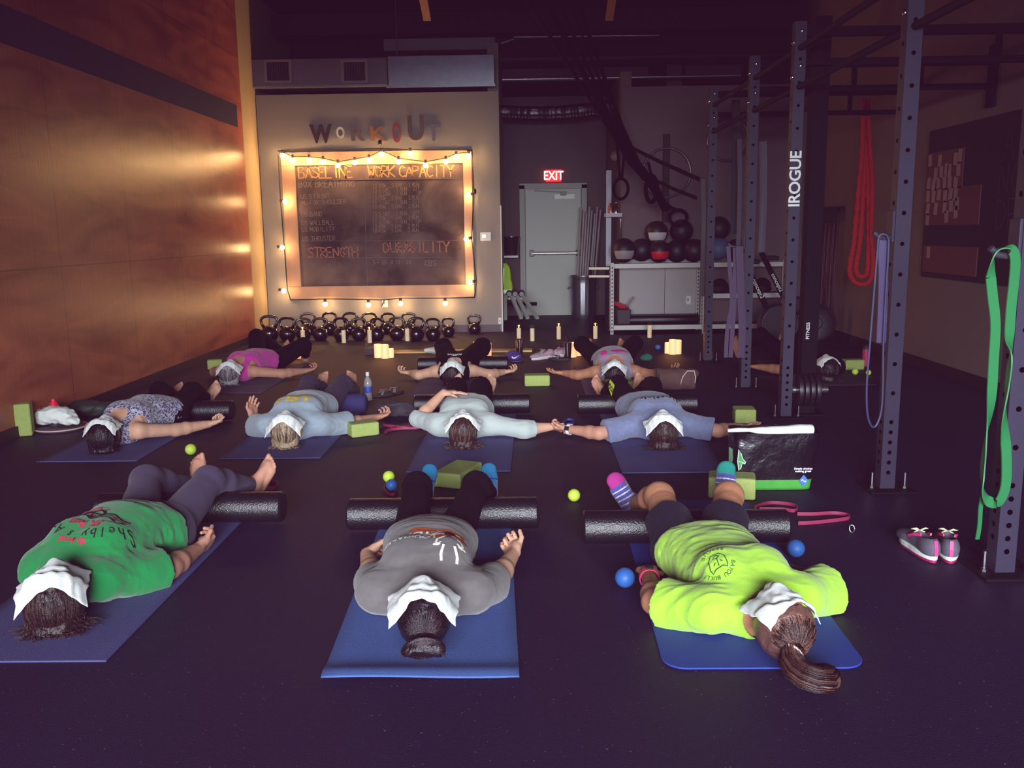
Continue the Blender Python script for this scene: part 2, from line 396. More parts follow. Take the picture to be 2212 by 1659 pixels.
def person(key,S,label):
    h=S.get('h',.006); sc=S.get('sc',1.); mesh_parts={}
    sh={'L':V(*S['shL']),'R':V(*S['shR'])}; hip={'L':V(*S['hipL']),'R':V(*S['hipR'])}
    sc_=(sh['L']+sh['R'])/2; hc_=(hip['L']+hip['R'])/2
    a=sc_-hc_; a[2]=0; L=np.linalg.norm(a); a=a/L; ax=a; spine_o=hc_.copy(); spine_o[2]=0
    bw=S.get('bw',1.); q=L/.5
    base=[(-.11,.10,.075),(-.04,.160,.098),(.05,.170,.105),(.18,.150,.10),(.27,.142,.100),(.38,.152,.112),(.45,.160,.102),(.51,.13,.080),(.565,.075,.058)]
    secs=[(s*q,w*bw,d*S.get('bd',1.),ZF+d*S.get('bd',1.)) for s,w,d in base]
    torso=Torso(spine_o,a,secs)
    hd=V(*S['head']); u=hd-sc_; u[2]=0; u=nrm(u+V(*S.get('ht',(0,0,0)))); f=V(0,0,1)
    rl=S.get('roll',0); l=V(-u[1],u[0],0)   # u=(0,-1): l=(1,0)
    f=nrm(f*math.cos(rl)+l*math.sin(rl)); l=nrm(np.cross(f,u)); 
    if l[0]<0: l=-l
    A=[l,f,u]
    H=lambda x,y,z: hd+(l*x+f*y+u*z)*sc
    # ---- primitives of the naked figure: (group, prim, k)
    PR=[]
    bust=S.get('bust',1.)
    def torso_group(G_,off=0,T=None,k=.03):
        G_.prim(T or torso,off,0)
        for e in (-1,1):
            c=spine_o+a*L*.74+torso.l*e*.068*bw; c[2]=ZF+.185*S.get('bd',1.)
            G_.prim(Ell(c,V(.066,.07,.042)*bust,[torso.l,a,V(0,0,1)]),off,.04)
            G_.prim(Cap(sh[('L' if e<0 else 'R')],sc_*.75+sh[('L' if e<0 else 'R')]*.25,.056*sc,.06*sc),off,.04)
    nb=sc_+a*.035; nb[2]=.095
    head=[(Ell(H(0,-.004,.018),V(.077,.094,.094)*sc,A),.03),(Ell(H(0,.022,-.045),V(.060,.070,.074)*sc,A),.03),(Ell(H(0,.050,-.098),V(.026,.026,.02)*sc,A),.03),
      (Cap(H(0,.086,.012),H(0,.095,-.032),.009*sc,.012*sc),.015),(Ell(H(-.013,.089,-.036),V(.011,.010,.009)*sc,A),.008),(Ell(H(.013,.089,-.036),V(.011,.010,.009)*sc,A),.008),
      (Ell(H(0,.084,-.060),V(.024,.011,.0055)*sc,A),.004),(Ell(H(0,.081,-.070),V(.020,.012,.006)*sc,A),.004),
      (Ell(H(.032,.074,.008),V(.017,.014,.011)*sc,A),.006),(Ell(H(-.032,.074,.008),V(.017,.014,.011)*sc,A),.006),(Cap(H(-.038,.080,.028),H(.038,.080,.028),.009*sc),.02),
      (Ell(H(.078,-.012,-.008),V(.010,.020,.033)*sc,A),.006),(Ell(H(-.078,-.012,-.008),V(.010,.020,.033)*sc,A),.006)]
    neck=[(Cap(nb,H(0,-.02,-.06),.056*sc,.052*sc),.03)]
    arms={};legs={}
    for s_,e in (('L',-1),('R',1)):
        if 'el'+s_ in S:
            el=V(*S['el'+s_]); wr=V(*S['wr'+s_]); hdv=V(*S.get('hd'+s_,wr-el)); pn=V(*S.get('pn'+s_,(0,0,1)))
            m=el+(wr-el)*.28; fw=wr-nrm(wr-el)*.0
            arms[s_]=[(Cap(sh[s_],el,.051*sc*S.get('aw',1.),.041*sc),.03),(Cap(el,m,.040*sc,.043*sc),.03),(Cap(m,wr,.042*sc,.0265*sc),.02)]
            hp=hand_prims(wr,hdv,pn,e,S.get('curl'+s_,40),sc*S.get('hsc',1.)); arms[s_]+=hp
        if 'kn'+s_ in S:
            kn=V(*S['kn'+s_]); an=V(*S['an'+s_]); td=V(*S.get('td'+s_,(e*.25,.15,1))); mid=kn+(an-kn)*.3; tw=S.get('tw',1.)
            legs[s_]=[(Cap(hip[s_],kn,.088*sc*tw,.060*sc*tw),.04),(Ell(kn,V(.06,.06,.06)*sc*tw),.03),(Cap(kn,mid,.054*sc*tw,.058*sc*tw),.03),(Cap(mid,an,.056*sc*tw,.036*sc),.03)]
            legs[s_].append(None); legs[s_]+=foot_prims(an,an-kn,td,e,S.get('bare',True),sc*S.get('fsc',1.))
    def legsplit(s_): i=legs[s_].index(None); return legs[s_][:i],legs[s_][i+1:]
    everything=[torso]+[p for p,_ in head+neck]+[p for d in arms.values() for p,_ in d]+[q[0] for d in legs.values() for q in d if q]
    lo=np.min([p.bounds()[0] for p in everything],0)-.05; hi=np.max([p.bounds()[1] for p in everything],0)+.05; lo[2]=-.01
    rollers=[Cyl(r) for r in S.get('roller',[])]
    tops=[]
    def done(g,name,m,par,floor=True,clear=.0025):
        if floor: g.cut((0,0,ZF if name=='body' else ZF-.0015),(0,0,-1))
        for r in rollers: g.carve(r,clear)
        v,qd=g.mesh(); tops.append((g.lo[:2],g.h,g.top())); g.f=None
        return mesh_from(v,qd,name,m,par)
    def bb(ps,mg=.06):
        l0=np.min([p.bounds()[0] for p in ps],0)-mg; h0=np.max([p.bounds()[1] for p in ps],0)+mg; l0[2]=max(l0[2],-.01); return l0,h0
    root=thing('person',label,'person',(hc_[0],hc_[1],0),'people lying on yoga mats')
    # ---- body
    g=Grid(lo,hi,h); g.begin(); torso_group(g); 
    for p,k in neck: g.prim(p,0,k)
    for p,k in head: g.prim(p,0,k)
    g.end()
    for s_ in arms:
        g.begin(); [g.prim(p,0,k) for p,k in arms[s_]]; g.end(.02)
    for s_ in legs:
        g.begin(); [g.prim(q[0],0,q[1]) for q in legs[s_] if q]; g.end(.03)
    g.wrinkle(.0006,(30,30,30),3)
    done(g,'body',S['skin'],root)
    # ---- trousers / shorts
    if 'pants' in S:
        T=S['pants']; off=T.get('off',.008)
        ps=[q[0] for s_ in legs for q in legsplit(s_)[0]]
        l0,h0=bb(ps+[Cap(hc_,hc_+a*.14,.18)])
        g=Grid(l0,h0,h); g.begin(); g.prim(torso,off,0); g.cut(spine_o+a*T.get('waist',.12),a); g.end()
        for s_ in legs:
            kn=V(*S['kn'+s_]); an=V(*S['an'+s_]); up_,_=legsplit(s_)
            g.begin()
            if T.get('short'):
                c=hip[s_]+(kn-hip[s_])*T['short']; g.prim(Cap(hip[s_],c+(c-hip[s_])*.2,.088*sc+off,.082*sc+off),.004,.03); g.cut(c,kn-hip[s_])
            else:
                for p,k in up_: g.prim(p,off,k)
                if T.get('flare'): g.prim(Cap(kn+(an-kn)*.4,an+(an-kn)*.1,.056*sc,.060*sc*T['flare']),off,.03)
                g.cut(an+(kn-an)*T.get('ankle',.08),an-kn)
            g.end(.035)
        g.wrinkle(T.get('wr',.003),(16,9,16),11)
        mesh_parts['pants']=done(g,T.get('name','trousers'),T['m'],root)
    # ---- socks
    if 'socks' in S:
        for s_ in legs:
            kn=V(*S['kn'+s_]); an=V(*S['an'+s_]); _,ft=legsplit(s_)
            l0,h0=bb([p for p,_ in ft]+[Cap(an,an+(kn-an)*.3,.05)]); g=Grid(l0,h0,h*.8); g.begin()
            for p,k in ft: g.prim(p,.004,max(k,.012))
            g.prim(Cap(an,an+(kn-an)*.2,.039*sc),.004,.03); g.cut(an+(kn-an)*S['socks'].get('len',.16),kn-an); g.end()
            o=done(g,'sock',S['socks']['m'],root)
            mesh_parts['sock'+s_]=o
    # ---- top
    if 'top' in S:
        T=S['top']; off=T.get('off',.013); hem=T.get('hem',-.02); wide=T.get('wide',1.)
        ws=[]
        for s0,w,d,z in secs:
            w2=max(w,.150*bw if T['kind']!='tank' and s0<.46 else w)
            ws.append((s0,w2*(wide if s0<.4 else 1),d*T.get('deep',1.),ZF+d*T.get('deep',1.)))
        if T.get('belly'): ws=[(s0,w,d+T['belly']*math.exp(-((s0-.2)/.12)**2),z+T['belly']*math.exp(-((s0-.2)/.12)**2)) for s0,w,d,z in ws]
        TT=Torso(spine_o,a,ws,2.3)
        ps=[TT]+([q[0] for s_ in arms for q in arms[s_][:3]] if T['kind']!='tank' else [Cap(sh['L'],sh['R'],.08)])
        l0,h0=bb(ps); g=Grid(l0,h0,h); g.begin(); torso_group(g,off,TT)
        if T['kind']=='tank':
            for e,s_ in ((-1,'L'),(1,'R')):
                g.carve(Ell(sh[s_]-torso.l*e*.018-a*.02,V(.078,.105,.16),[torso.l,a,V(0,0,1)]))
        g.cut(spine_o+a*hem,-a); g.end()
        if T['kind']!='tank':
            for s_ in arms:
                el=V(*S['el'+s_]); wr=V(*S['wr'+s_]); fr=T.get('sl'+s_,T.get('sl',.75)); r0=.060*sc; r1=T.get('cuff',.066)*sc
                g.begin()
                if fr<=1:
                    c=sh[s_]+(el-sh[s_])*fr; d_=el-sh[s_]
                    g.prim(Cap(sh[s_],c+d_*.15,r0,r1),.006,.02)
                    c2=c.copy(); c2[2]=max(.03,c[2]-.03); g.prim(Cap(sh[s_]*.5+c*.5-V(0,0,.02),c2+d_*.15,r0*.9,r1*1.0),.004,.03)
                    g.cut(c,d_)
                else:
                    c=el+(wr-el)*(fr-1); g.prim(Cap(sh[s_],el,r0,.052*sc),.006,.02); g.prim(Cap(el,c+(wr-el)*.1,.052*sc,.047*sc),.006,.03); g.cut(c,wr-el)
                g.end(.045)
        # neck opening
        g.carve(Cap(nb-a*.01+V(0,0,-.02),nb+a*.25+V(0,0,.04),T.get('neck',.078)*sc,.12))
        if T['kind']=='tank' or T.get('scoop'):
            c=nb-a*.035; c[2]=.2; g.carve(Ell(c,V(.075,.075,.09),[torso.l,a,V(0,0,1)]))
        g.wrinkle(T.get('wr',.004)*.55,T.get('wf',(7,20,10)),S.get('seed',5)); g.wrinkle(T.get('wr',.004)*.35,(16,34,20),S.get('seed',5)+2)
        mesh_parts['top']=done(g,T.get('name','tshirt'),T['m'],root)
        if T.get('under'):
            l0,h0=bb([torso]); g=Grid(l0,h0,h); g.begin(); torso_group(g,.010); g.cut(spine_o+a*(hem-.055),-a); g.cut(spine_o+a*(hem+.05),a); g.end()
            done(g,'undershirt',T['under'],root)
    # ---- hair
    mesh_parts.update(dict(root=root,tops=tops,H=H,A=A,hd=hd,sc=sc,a=a,l=torso.l,so=spine_o,L=L))
    hair(S,mesh_parts)
    return mesh_parts
class Cyl:
    """foam roller shape: axis along p->q"""
    def __init__(s,r): s.p=V(*r[0]); s.q=V(*r[1]); s.r=r[2]
    def bounds(s): return np.minimum(s.p,s.q)-s.r,np.maximum(s.p,s.q)+s.r
    def d(s,X):
        ab=(s.q-s.p); L=np.linalg.norm(ab); e=(ab/L).astype(np.float32); p=X-s.p.astype(np.float32); t=p@e
        r=np.linalg.norm(p-t[...,None]*e,axis=-1)-s.r
        return np.maximum(r,np.maximum(-t,t-L))
def hair(S,M):
    T=S['hair']; H=M['H']; A=M['A']; hd=M['hd']; sc=M['sc']; l,f,u=A; root=M['root']; th=T.get('th',.012)
    R=V(.077,.094,.094)*sc; cc=H(0,-.004,.018)
    g=Grid(hd-.26,hd+.26,S.get('h',.006)*.9); g.lo[2]=max(g.lo[2],-.005); g=Grid(V(hd[0]-.26,hd[1]-.3,0),V(hd[0]+.26,hd[1]+.2,.30),S.get('h',.006)*.9)
    g.begin(); g.prim(Ell(cc,R+th,A),0,0); g.cut(H(0,0,-.018+.0),nrm(f*1.0-u*1.0)); g.end()
    st=T['style']; tail=[]
    rr=np.random.default_rng(S.get('seed',5)+40)
    def dirp(d,r=0): d=nrm(d); return cc+(l*d[0]*(R[0]+r)+f*d[1]*(R[1]+r)+u*d[2]*(R[2]+r))
    strands=[]; n=T.get('n',300); srad=T.get('sr',.0019)*.62; n=int(n*1.9)
    tgt={'bun':V(0,-.25,1),'pony':V(0,-.30,1),'back':V(0,-.75,.65),'loose':V(0,-.8,.5)}[st]; tgt=nrm(tgt)
    part=T.get('part',0.)
    for i in range(n):
        al=rr.uniform(-1.75,1.75); h0=nrm(V(math.sin(al),math.cos(al)*.80,.52+.12*math.cos(al)+rr.uniform(0,.1)))
        tt=tgt+V(rr.normal(0,.10),rr.normal(0,.10),0)
        if st in('loose','back'):
            tt=nrm(V(math.sin(al)*T.get('wid',.75)+rr.normal(0,.12),-.75+rr.normal(0,.1),.55+rr.normal(0,.15)))
        om=math.acos(max(-1,min(1,float(h0@nrm(tt))))); t0=rr.uniform(0,.75); rad=th+rr.uniform(-.003,.005); tt=nrm(tt)
        P=[]
        for k in range(8):
            t=t0+(1-t0)*k/7; d=(math.sin((1-t)*om)*h0+math.sin(t*om)*tt)/max(math.sin(om),1e-3)
            P.append(dirp(d,rad*(min(1,k/2+.35) if t0<.1 else 1)))
        if st in('loose','back'):
            ln=T.get('len',.12)*rr.uniform(.4,1.1); p=P[-1]; dd=nrm(P[-1]-P[-2]); sp=l*(math.sin(al)*.4+rr.normal(0,.35)); cu=rr.normal(0,T.get('curl',.35),3)
            for k in range(6):
                dd=nrm(dd+V(0,0,-.30)+sp*.2+u*.12+cu*math.sin(k*1.1+al)*.5); p=p+dd*ln/6
                if p[2]<ZF+.006: p=p.copy(); p[2]=ZF+.006+rr.uniform(0,.016); dd[2]=abs(dd[2])*.2
                P.append(p)
        strands.append(P)
    ex=[]
    if st=='bun':
        bc=dirp(tgt,.030)+V(*T.get('bo',(0,0,0))); 
        for i,(dx,df,du,r) in enumerate([(0,0,0,.034),(.03,0,.012,.026),(-.03,.004,.008,.024),(.05,-.01,.02,.018),(-.055,-.012,.015,.015)]): ex.append((Ell(bc+l*dx+f*df+u*du,V(r*1.15,r*.95,r)),.02))
        for i in range(int(n*.45)):
            ph=rr.uniform(0,6.3); r0=rr.uniform(.022,.046); P=[]; tilt=rr.normal(0,.4); ec=rr.uniform(1.0,1.5)
            for k in range(9):
                t=ph+k/8*rr.uniform(2.5,3.2); P.append(bc+l*math.cos(t)*r0*ec+f*(math.sin(t)*r0)+u*(math.sin(t+tilt)*.02+.018))
            strands.append(P)
        for i in range(int(n*.12)):   # loose ends of the bun
            e=rr.choice([-1,1]); p=bc+l*e*.04; strands.append([p+l*e*(.03*k/4)+u*(.02+.035*k/4+rr.normal(0,.004))+V(0,0,-.012*k/4+rr.normal(0,.003)) for k in range(5)])
    if st=='pony':
        path=[dirp(tgt,.005)]+[hd+V(*p) for p in T['tail']]
        M['tie']=(path[0]*.4+path[1]*.6,nrm(path[1]-path[0]))
        # smooth path
        def cr(ps,t):
            m=len(ps)-1; i=min(int(t*m),m-1); w=t*m-i; p0=ps[max(i-1,0)];p1=ps[i];p2=ps[i+1];p3=ps[min(i+2,m)]
            return .5*((2*p1)+(-p0+p2)*w+(2*p0-5*p1+4*p2-p3)*w*w+(-p0+3*p1-3*p2+p3)*w**3)
        K=22; pp=[cr(path,k/K) for k in range(K+1)]
        wd=lambda t: T.get('tr',.020)*(.65+.6*math.sin(min(t*2.2,1.57)))*(1-.55*t)
        for k in range(K): ex.append((Cap(pp[k],pp[k+1],wd(k/K)*.85,wd((k+1)/K)*.85),.008))
        for i in range(int(n*.7)):
            ph=rr.uniform(0,6.3); r=rr.uniform(.6,1.25); P=[]; e0=rr.uniform(.75,1.)
            for k in range(0,int(K*e0)+1,2):
                x,y,d=frame(pp[min(k+1,K)]-pp[max(k-1,0)]); w=wd(k/K)*r; P.append(pp[k]+x*math.cos(ph+k*.05)*w+y*math.sin(ph+k*.05)*w)
            strands.append(P)
    if st in('loose','back'):
        vol=T.get('vol',1.)
        ex.append((Ell(hd+u*.026*sc-f*.040*sc,V(.080*(.75+.25*T.get('wid',.75))*vol,.070*vol,.074*vol)*sc,A),.03))
        for k in range(9):
            e=(k-4)/4.; ce=math.sqrt(max(0,1-.75*e*e)); b=hd+u*(.035+.030*ce)*sc+l*e*.058*vol*sc; b[2]=.048; t=b+u*T.get('len',.12)*.28*ce*rr.uniform(.7,1.2)+l*e*.012; t[2]=.020; ex.append((Cap(b,t,.026,.010),.03))
    for p,k in ex: g.prim(p,0,k)
    g.cut((0,0,ZF+.002),(0,0,-1)); g.wrinkle(.0032,(55,22,45),S.get('seed',5)+9)
    v,q=g.mesh(); tp_=g.top(); M['tops'].append((g.lo[:2],g.h,np.where(tp_>-1,tp_+.006,tp_)))
    # strands as slim three-sided tubes in the same mesh
    b=MB(); 
    for P in strands:
        P=[np.maximum(p,V(-9,-9,ZF+.003)) for p in P]
        m=len(P); b.tube(P,[srad*(.75 if j in(0,m-1) else 1) for j in range(m)],3)
    nv=len(v); vv=np.concatenate([v,np.array(b.v)])
    me=bpy.data.meshes.new('hair'); me.from_pydata(vv.tolist(),[],q.tolist()+[tuple(i+nv for i in fc) for fc in b.f])
    me.materials.append(T['m']); M['hair']=finish('hair',me,root,True)
def top_at(tops,X,Y):
    z=np.full(np.shape(X),ZF-.002)
    for lo,h,t in tops:
        i=(X-lo[0])/h; j=(Y-lo[1])/h; n,m=t.shape; ok=(i>=0)&(j>=0)&(i<n-1)&(j<m-1)
        i0=np.clip(i.astype(int),0,n-2); j0=np.clip(j.astype(int),0,m-2); a=i-i0; b=j-j0
        q=[t[i0,j0],t[i0+1,j0],t[i0,j0+1],t[i0+1,j0+1]]; mn=np.minimum.reduce(q)
        bl=(q[0]*(1-a)+q[1]*a)*(1-b)+(q[2]*(1-a)+q[3]*a)*b
        zz=np.where(ok,np.where(mn<0,np.maximum.reduce(q),bl),-9); z=np.maximum(z,zz)
    return z
def towel(M,S,m,label,W=.30,Ln=.17,off=.02,rot=0,thin=.004,hang=1.0):
    """a square of cloth lying over the face: rests on the head, spans the gaps, drops at the sides"""
    H=M['H']; l,f,u=M['A']; hd=M['hd']; l=nrm(V(l[0],l[1],0)); v_=V(-l[1],l[0],0)
    if v_@u>0: v_=-v_     # v_ points from the forehead towards the chest
    cr_,sr_=math.cos(rot),math.sin(rot); l,v_=l*cr_+v_*sr_, v_*cr_-l*sr_
    c=hd-u*off; c=V(c[0],c[1],0)
    hh=.006; nx=int(.5/hh); ny=int((Ln+.04)/hh); us=(np.arange(nx)-nx/2)*hh; vs=-.02-Ln/2+np.arange(ny)*hh
    U,Vv=np.meshgrid(us,vs,indexing='ij'); X=c[0]+l[0]*U+v_[0]*Vv; Y=c[1]+l[1]*U+v_[1]*Vv
    z0=top_at(M['tops'],X,Y)+.005; sl=S.get('tslope',(1.35,.62))
    slp=np.interp((vs-vs[0])/(vs[-1]-vs[0]),[0,1],sl)[None,:]*hh
    z=z0.copy()
    for it in range(12):
        q_=z.copy(); q_[1:-1]=(z[:-2]+z[2:])/4+z[1:-1]*.5; c_=q_.copy(); c_[:,1:-1]=(q_[:,:-2]+q_[:,2:])/4+q_[:,1:-1]*.5; z=c_
    zb=np.maximum(z,z0-.012); z=zb.copy()
    for i in range(1,nx): z[i]=np.maximum(z[i],z[i-1]-slp)
    for i in range(nx-2,-1,-1): z[i]=np.maximum(z[i],z[i+1]-slp)
    for j in range(1,ny): z[:,j]=np.maximum(z[:,j],z[:,j-1]-.5*hh)
    for j in range(ny-2,-1,-1): z[:,j]=np.maximum(z[:,j],z[:,j+1]-.9*hh)
    for it in range(14):
        b=z.copy(); b[1:-1]=(z[:-2]+z[2:])/4+z[1:-1]*.5; c_=b.copy(); c_[:,1:-1]=(b[:,:-2]+b[:,2:])/4+b[:,1:-1]*.5; z=np.maximum(c_,zb-.002) if it<12 else c_
    z=np.maximum(z,z0-.001)+.0045
    r=np.random.default_rng(S.get('seed',5)+77); nu,nv=44,22; P=np.zeros((nu+1,nv+1,3))
    for j in range(nv+1):
        fj=j/nv; jj=min(ny-1.001,max(0,((-Ln/2+Ln*fj)-vs[0])/hh)); j0=int(jj); w=jj-j0; col=z[:,j0]*(1-w)+z[:,min(j0+1,ny-1)]*w
        i0=nx//2; dz=np.diff(col); ds=np.sqrt(hh*hh+dz*dz); s=np.concatenate([[0],np.cumsum(ds)]); s-=s[i0]
        for i in range(nu+1):
            t=(i/nu-.5)*W*(1+.03*math.sin(3*fj+1)); uu=np.interp(t,s,us); zz=np.interp(t,s,col)
            vv=-Ln/2+Ln*fj+.006*math.sin(i*.35+S.get('seed',5))+.004*math.sin(i*.9)
            P[i,j]=V(c[0]+l[0]*uu+v_[0]*vv,c[1]+l[1]*uu+v_[1]*vv,zz)
    Pn=P.reshape(-1,3); nn=n3(Pn.astype(np.float32),(26,26,26),S.get('seed',5)); P[...,2]+=(.0035*(1-np.abs(nn)*2)).reshape(nu+1,nv+1)+.002
    P[...,2]=np.maximum(P[...,2],ZF+.003)
    idx=np.arange((nu+1)*(nv+1)).reshape(nu+1,nv+1); q=np.stack([idx[:-1,:-1],idx[1:,:-1],idx[1:,1:],idx[:-1,1:]],-1).reshape(-1,4)
    # orient upward
    a=P[1,0]-P[0,0]; b=P[0,1]-P[0,0]
    if np.cross(P[nu//2+1,nv//2]-P[nu//2,nv//2],P[nu//2,nv//2+1]-P[nu//2,nv//2])[2]<0: q=q[:,::-1]
    o=mesh_from(P.reshape(-1,3),q,'face_towel',m); md=o.modifiers.new('solid','SOLIDIFY'); md.thickness=thin; md.offset=1
    sb=o.modifiers.new('sub','SUBSURF'); sb.levels=1; sb.render_levels=1
    return tag(o,label,'towel','white towels over faces')
def decal(M,part,v,f,at_,x,y,m,name='print',lift=.0022,mx=.012,target=None):
    """lay flat artwork on the cloth below it: at_ centre (x,y), x/y directions in plan"""
    v,f=refine(v,f,mx); x=nrm(V(x[0],x[1],0)); y=nrm(V(y[0],y[1],0)); at_=V(at_[0],at_[1],0)
    P=at_+v[:,:1]*x+v[:,1:2]*y; tp=M['tops'] if target is None else target
    P[:,2]=top_at(tp,P[:,0],P[:,1])+lift
    me=bpy.data.meshes.new(name); fl=[]
    for t in f:
        a,b,c=P[t[0]],P[t[1]],P[t[2]]; n=np.cross(b-a,c-a)[2]; fl.append(t if n>=0 else t[::-1])
    me.from_pydata(P.tolist(),[],fl); me.materials.append(m); o=finish(name,me,None,False); 
    o.parent=part; o.location=(0,0,0); o.matrix_parent_inverse=Matrix(); return o
def poly_tris(poly):
    from mathutils.geometry import tessellate_polygon
    t=tessellate_polygon([[Vector((p[0],p[1],0)) for p in poly]]); return np.array([(p[0],p[1],0) for p in poly]),[tuple(q) for q in t]
def arc_text(s,r,a0,a1,size,inward=False,bold=0):
    """characters set around a circle of radius r from angle a0 to a1"""
    VV=[];FF=[]; n=0
    for i,ch in enumerate(s):
        if ch==' ': continue
        t=a0+(a1-a0)*(i/(max(1,len(s)-1))); v,f=text_tris(ch,size,bold)
        ang=t-PI/2 if not inward else t+PI/2
        c_,s_=math.cos(ang),math.sin(ang)
        for p in v: VV.append((r*math.cos(t)+p[0]*c_-p[1]*s_, r*math.sin(t)+p[0]*s_+p[1]*c_,0))
        FF+=[tuple(k+n for k in q) for q in f]; n+=len(v)
    return np.array(VV),FF
# ---------------------------------------------------------------- who lies where
def rol(x0,x1,y,sl=0): return [((x0,y+sl,.083),(x1,y-sl,.083),.0765)]
ROL={'green':rol(-2.11,-1.20,4.15,.0),'grey':rol(-.855,.045,4.025),'neon':rol(.242,1.155,3.81),'leop':rol(-3.15,-2.24,6.57),
 'lgrey':rol(-.875,.02,6.715),'lip':rol(.38,1.29,6.645),'posi':rol(-1.10,-.19,8.83)}
C_tee=dict(green=cloth('green_jersey','#0f7c3e',.22),grey=cloth('grey_jersey','#625e5d',.25,420,.3,30),neon=cloth('neon_jersey','#9ecf3e',.10),
 lsu=cloth('heather_grey_jersey','#8d9ba6',.2,420,.25,30),lgrey=cloth('pale_grey_knit','#aab4b0',.12),lip=cloth('blue_grey_jersey','#6a7290',.3,420,.3,40),
 mag=cloth('magenta_jersey','#c23c9a',.15),black=cloth('black_jersey','#0b080e',.2,sh=0),pink=cloth('mauve_grey_jersey','#8d8090',.2))
C_pant=dict(purple=cloth('purple_grey_leggings','#453c55',.12,sh=.08),black=cloth('black_leggings','#0a070e',.1,b=.15,sh=0),navy=cloth('navy_shorts_cloth','#17162a',.2,sh=.03),plum=cloth('plum_grey_trousers','#3a2e48',.15,sh=.05))
def leopard():
    m=cloth('animal_print_jersey','#66637f'); nt=m.node_tree; N=nt.nodes; L=nt.links; b=N['Principled BSDF']
    tc=N.new('ShaderNodeTexCoord'); v=N.new('ShaderNodeTexVoronoi'); v.feature='DISTANCE_TO_EDGE'; v.inputs['Scale'].default_value=34
    n=N.new('ShaderNodeTexNoise'); n.inputs['Scale'].default_value=20; mx=N.new('ShaderNodeMixRGB'); mx.inputs[0].default_value=.12
    L.new(tc.outputs['Object'],mx.inputs[1]); L.new(n.outputs['Color'],mx.inputs[2]); L.new(tc.outputs['Object'],n.inputs['Vector']); L.new(mx.outputs[0],v.inputs['Vector'])
    r=N.new('ShaderNodeValToRGB'); r.color_ramp.elements[0].position=.05; r.color_ramp.elements[1].position=.14; r.color_ramp.elements[0].color=lin('#b9b6c8'); r.color_ramp.elements[1].color=lin('#4a4664')
    L.new(v.outputs['Distance'],r.inputs['Fac']); L.new(r.outputs['Color'],b.inputs['Base Color']); return m
def hairm(n,c,c2):
    m=mat(n,c,.36,bump=.35,bscale=240,stretch=(1,.35,1),spec=.65); N=m.node_tree.nodes; L=m.node_tree.links
    g=N.new('ShaderNodeNewGeometry'); r=N.new('ShaderNodeValToRGB'); e=r.color_ramp.elements; e[0].position=.5; e[0].color=lin(c); e[1].position=1; e[1].color=lin(c2)
    L.new(g.outputs['Random Per Island'],r.inputs[0]); L.new(r.outputs[0],N['Principled BSDF'].inputs['Base Color']); return m
HR=dict(brown=hairm('brown_hair','#1c0f0d','#523429'),dark=hairm('dark_brown_hair','#140b10','#3c2630'),black=hairm('black_hair','#0b060a','#281822'),
 long=hairm('chestnut_hair','#24130f','#7a5448'),blond=hairm('streaked_blond_hair','#4a382c','#c2a884'),grey=hairm('grey_hair','#2a2429','#a49c9e'),mid=hairm('mid_brown_hair','#301c1a','#8c6a5a'))
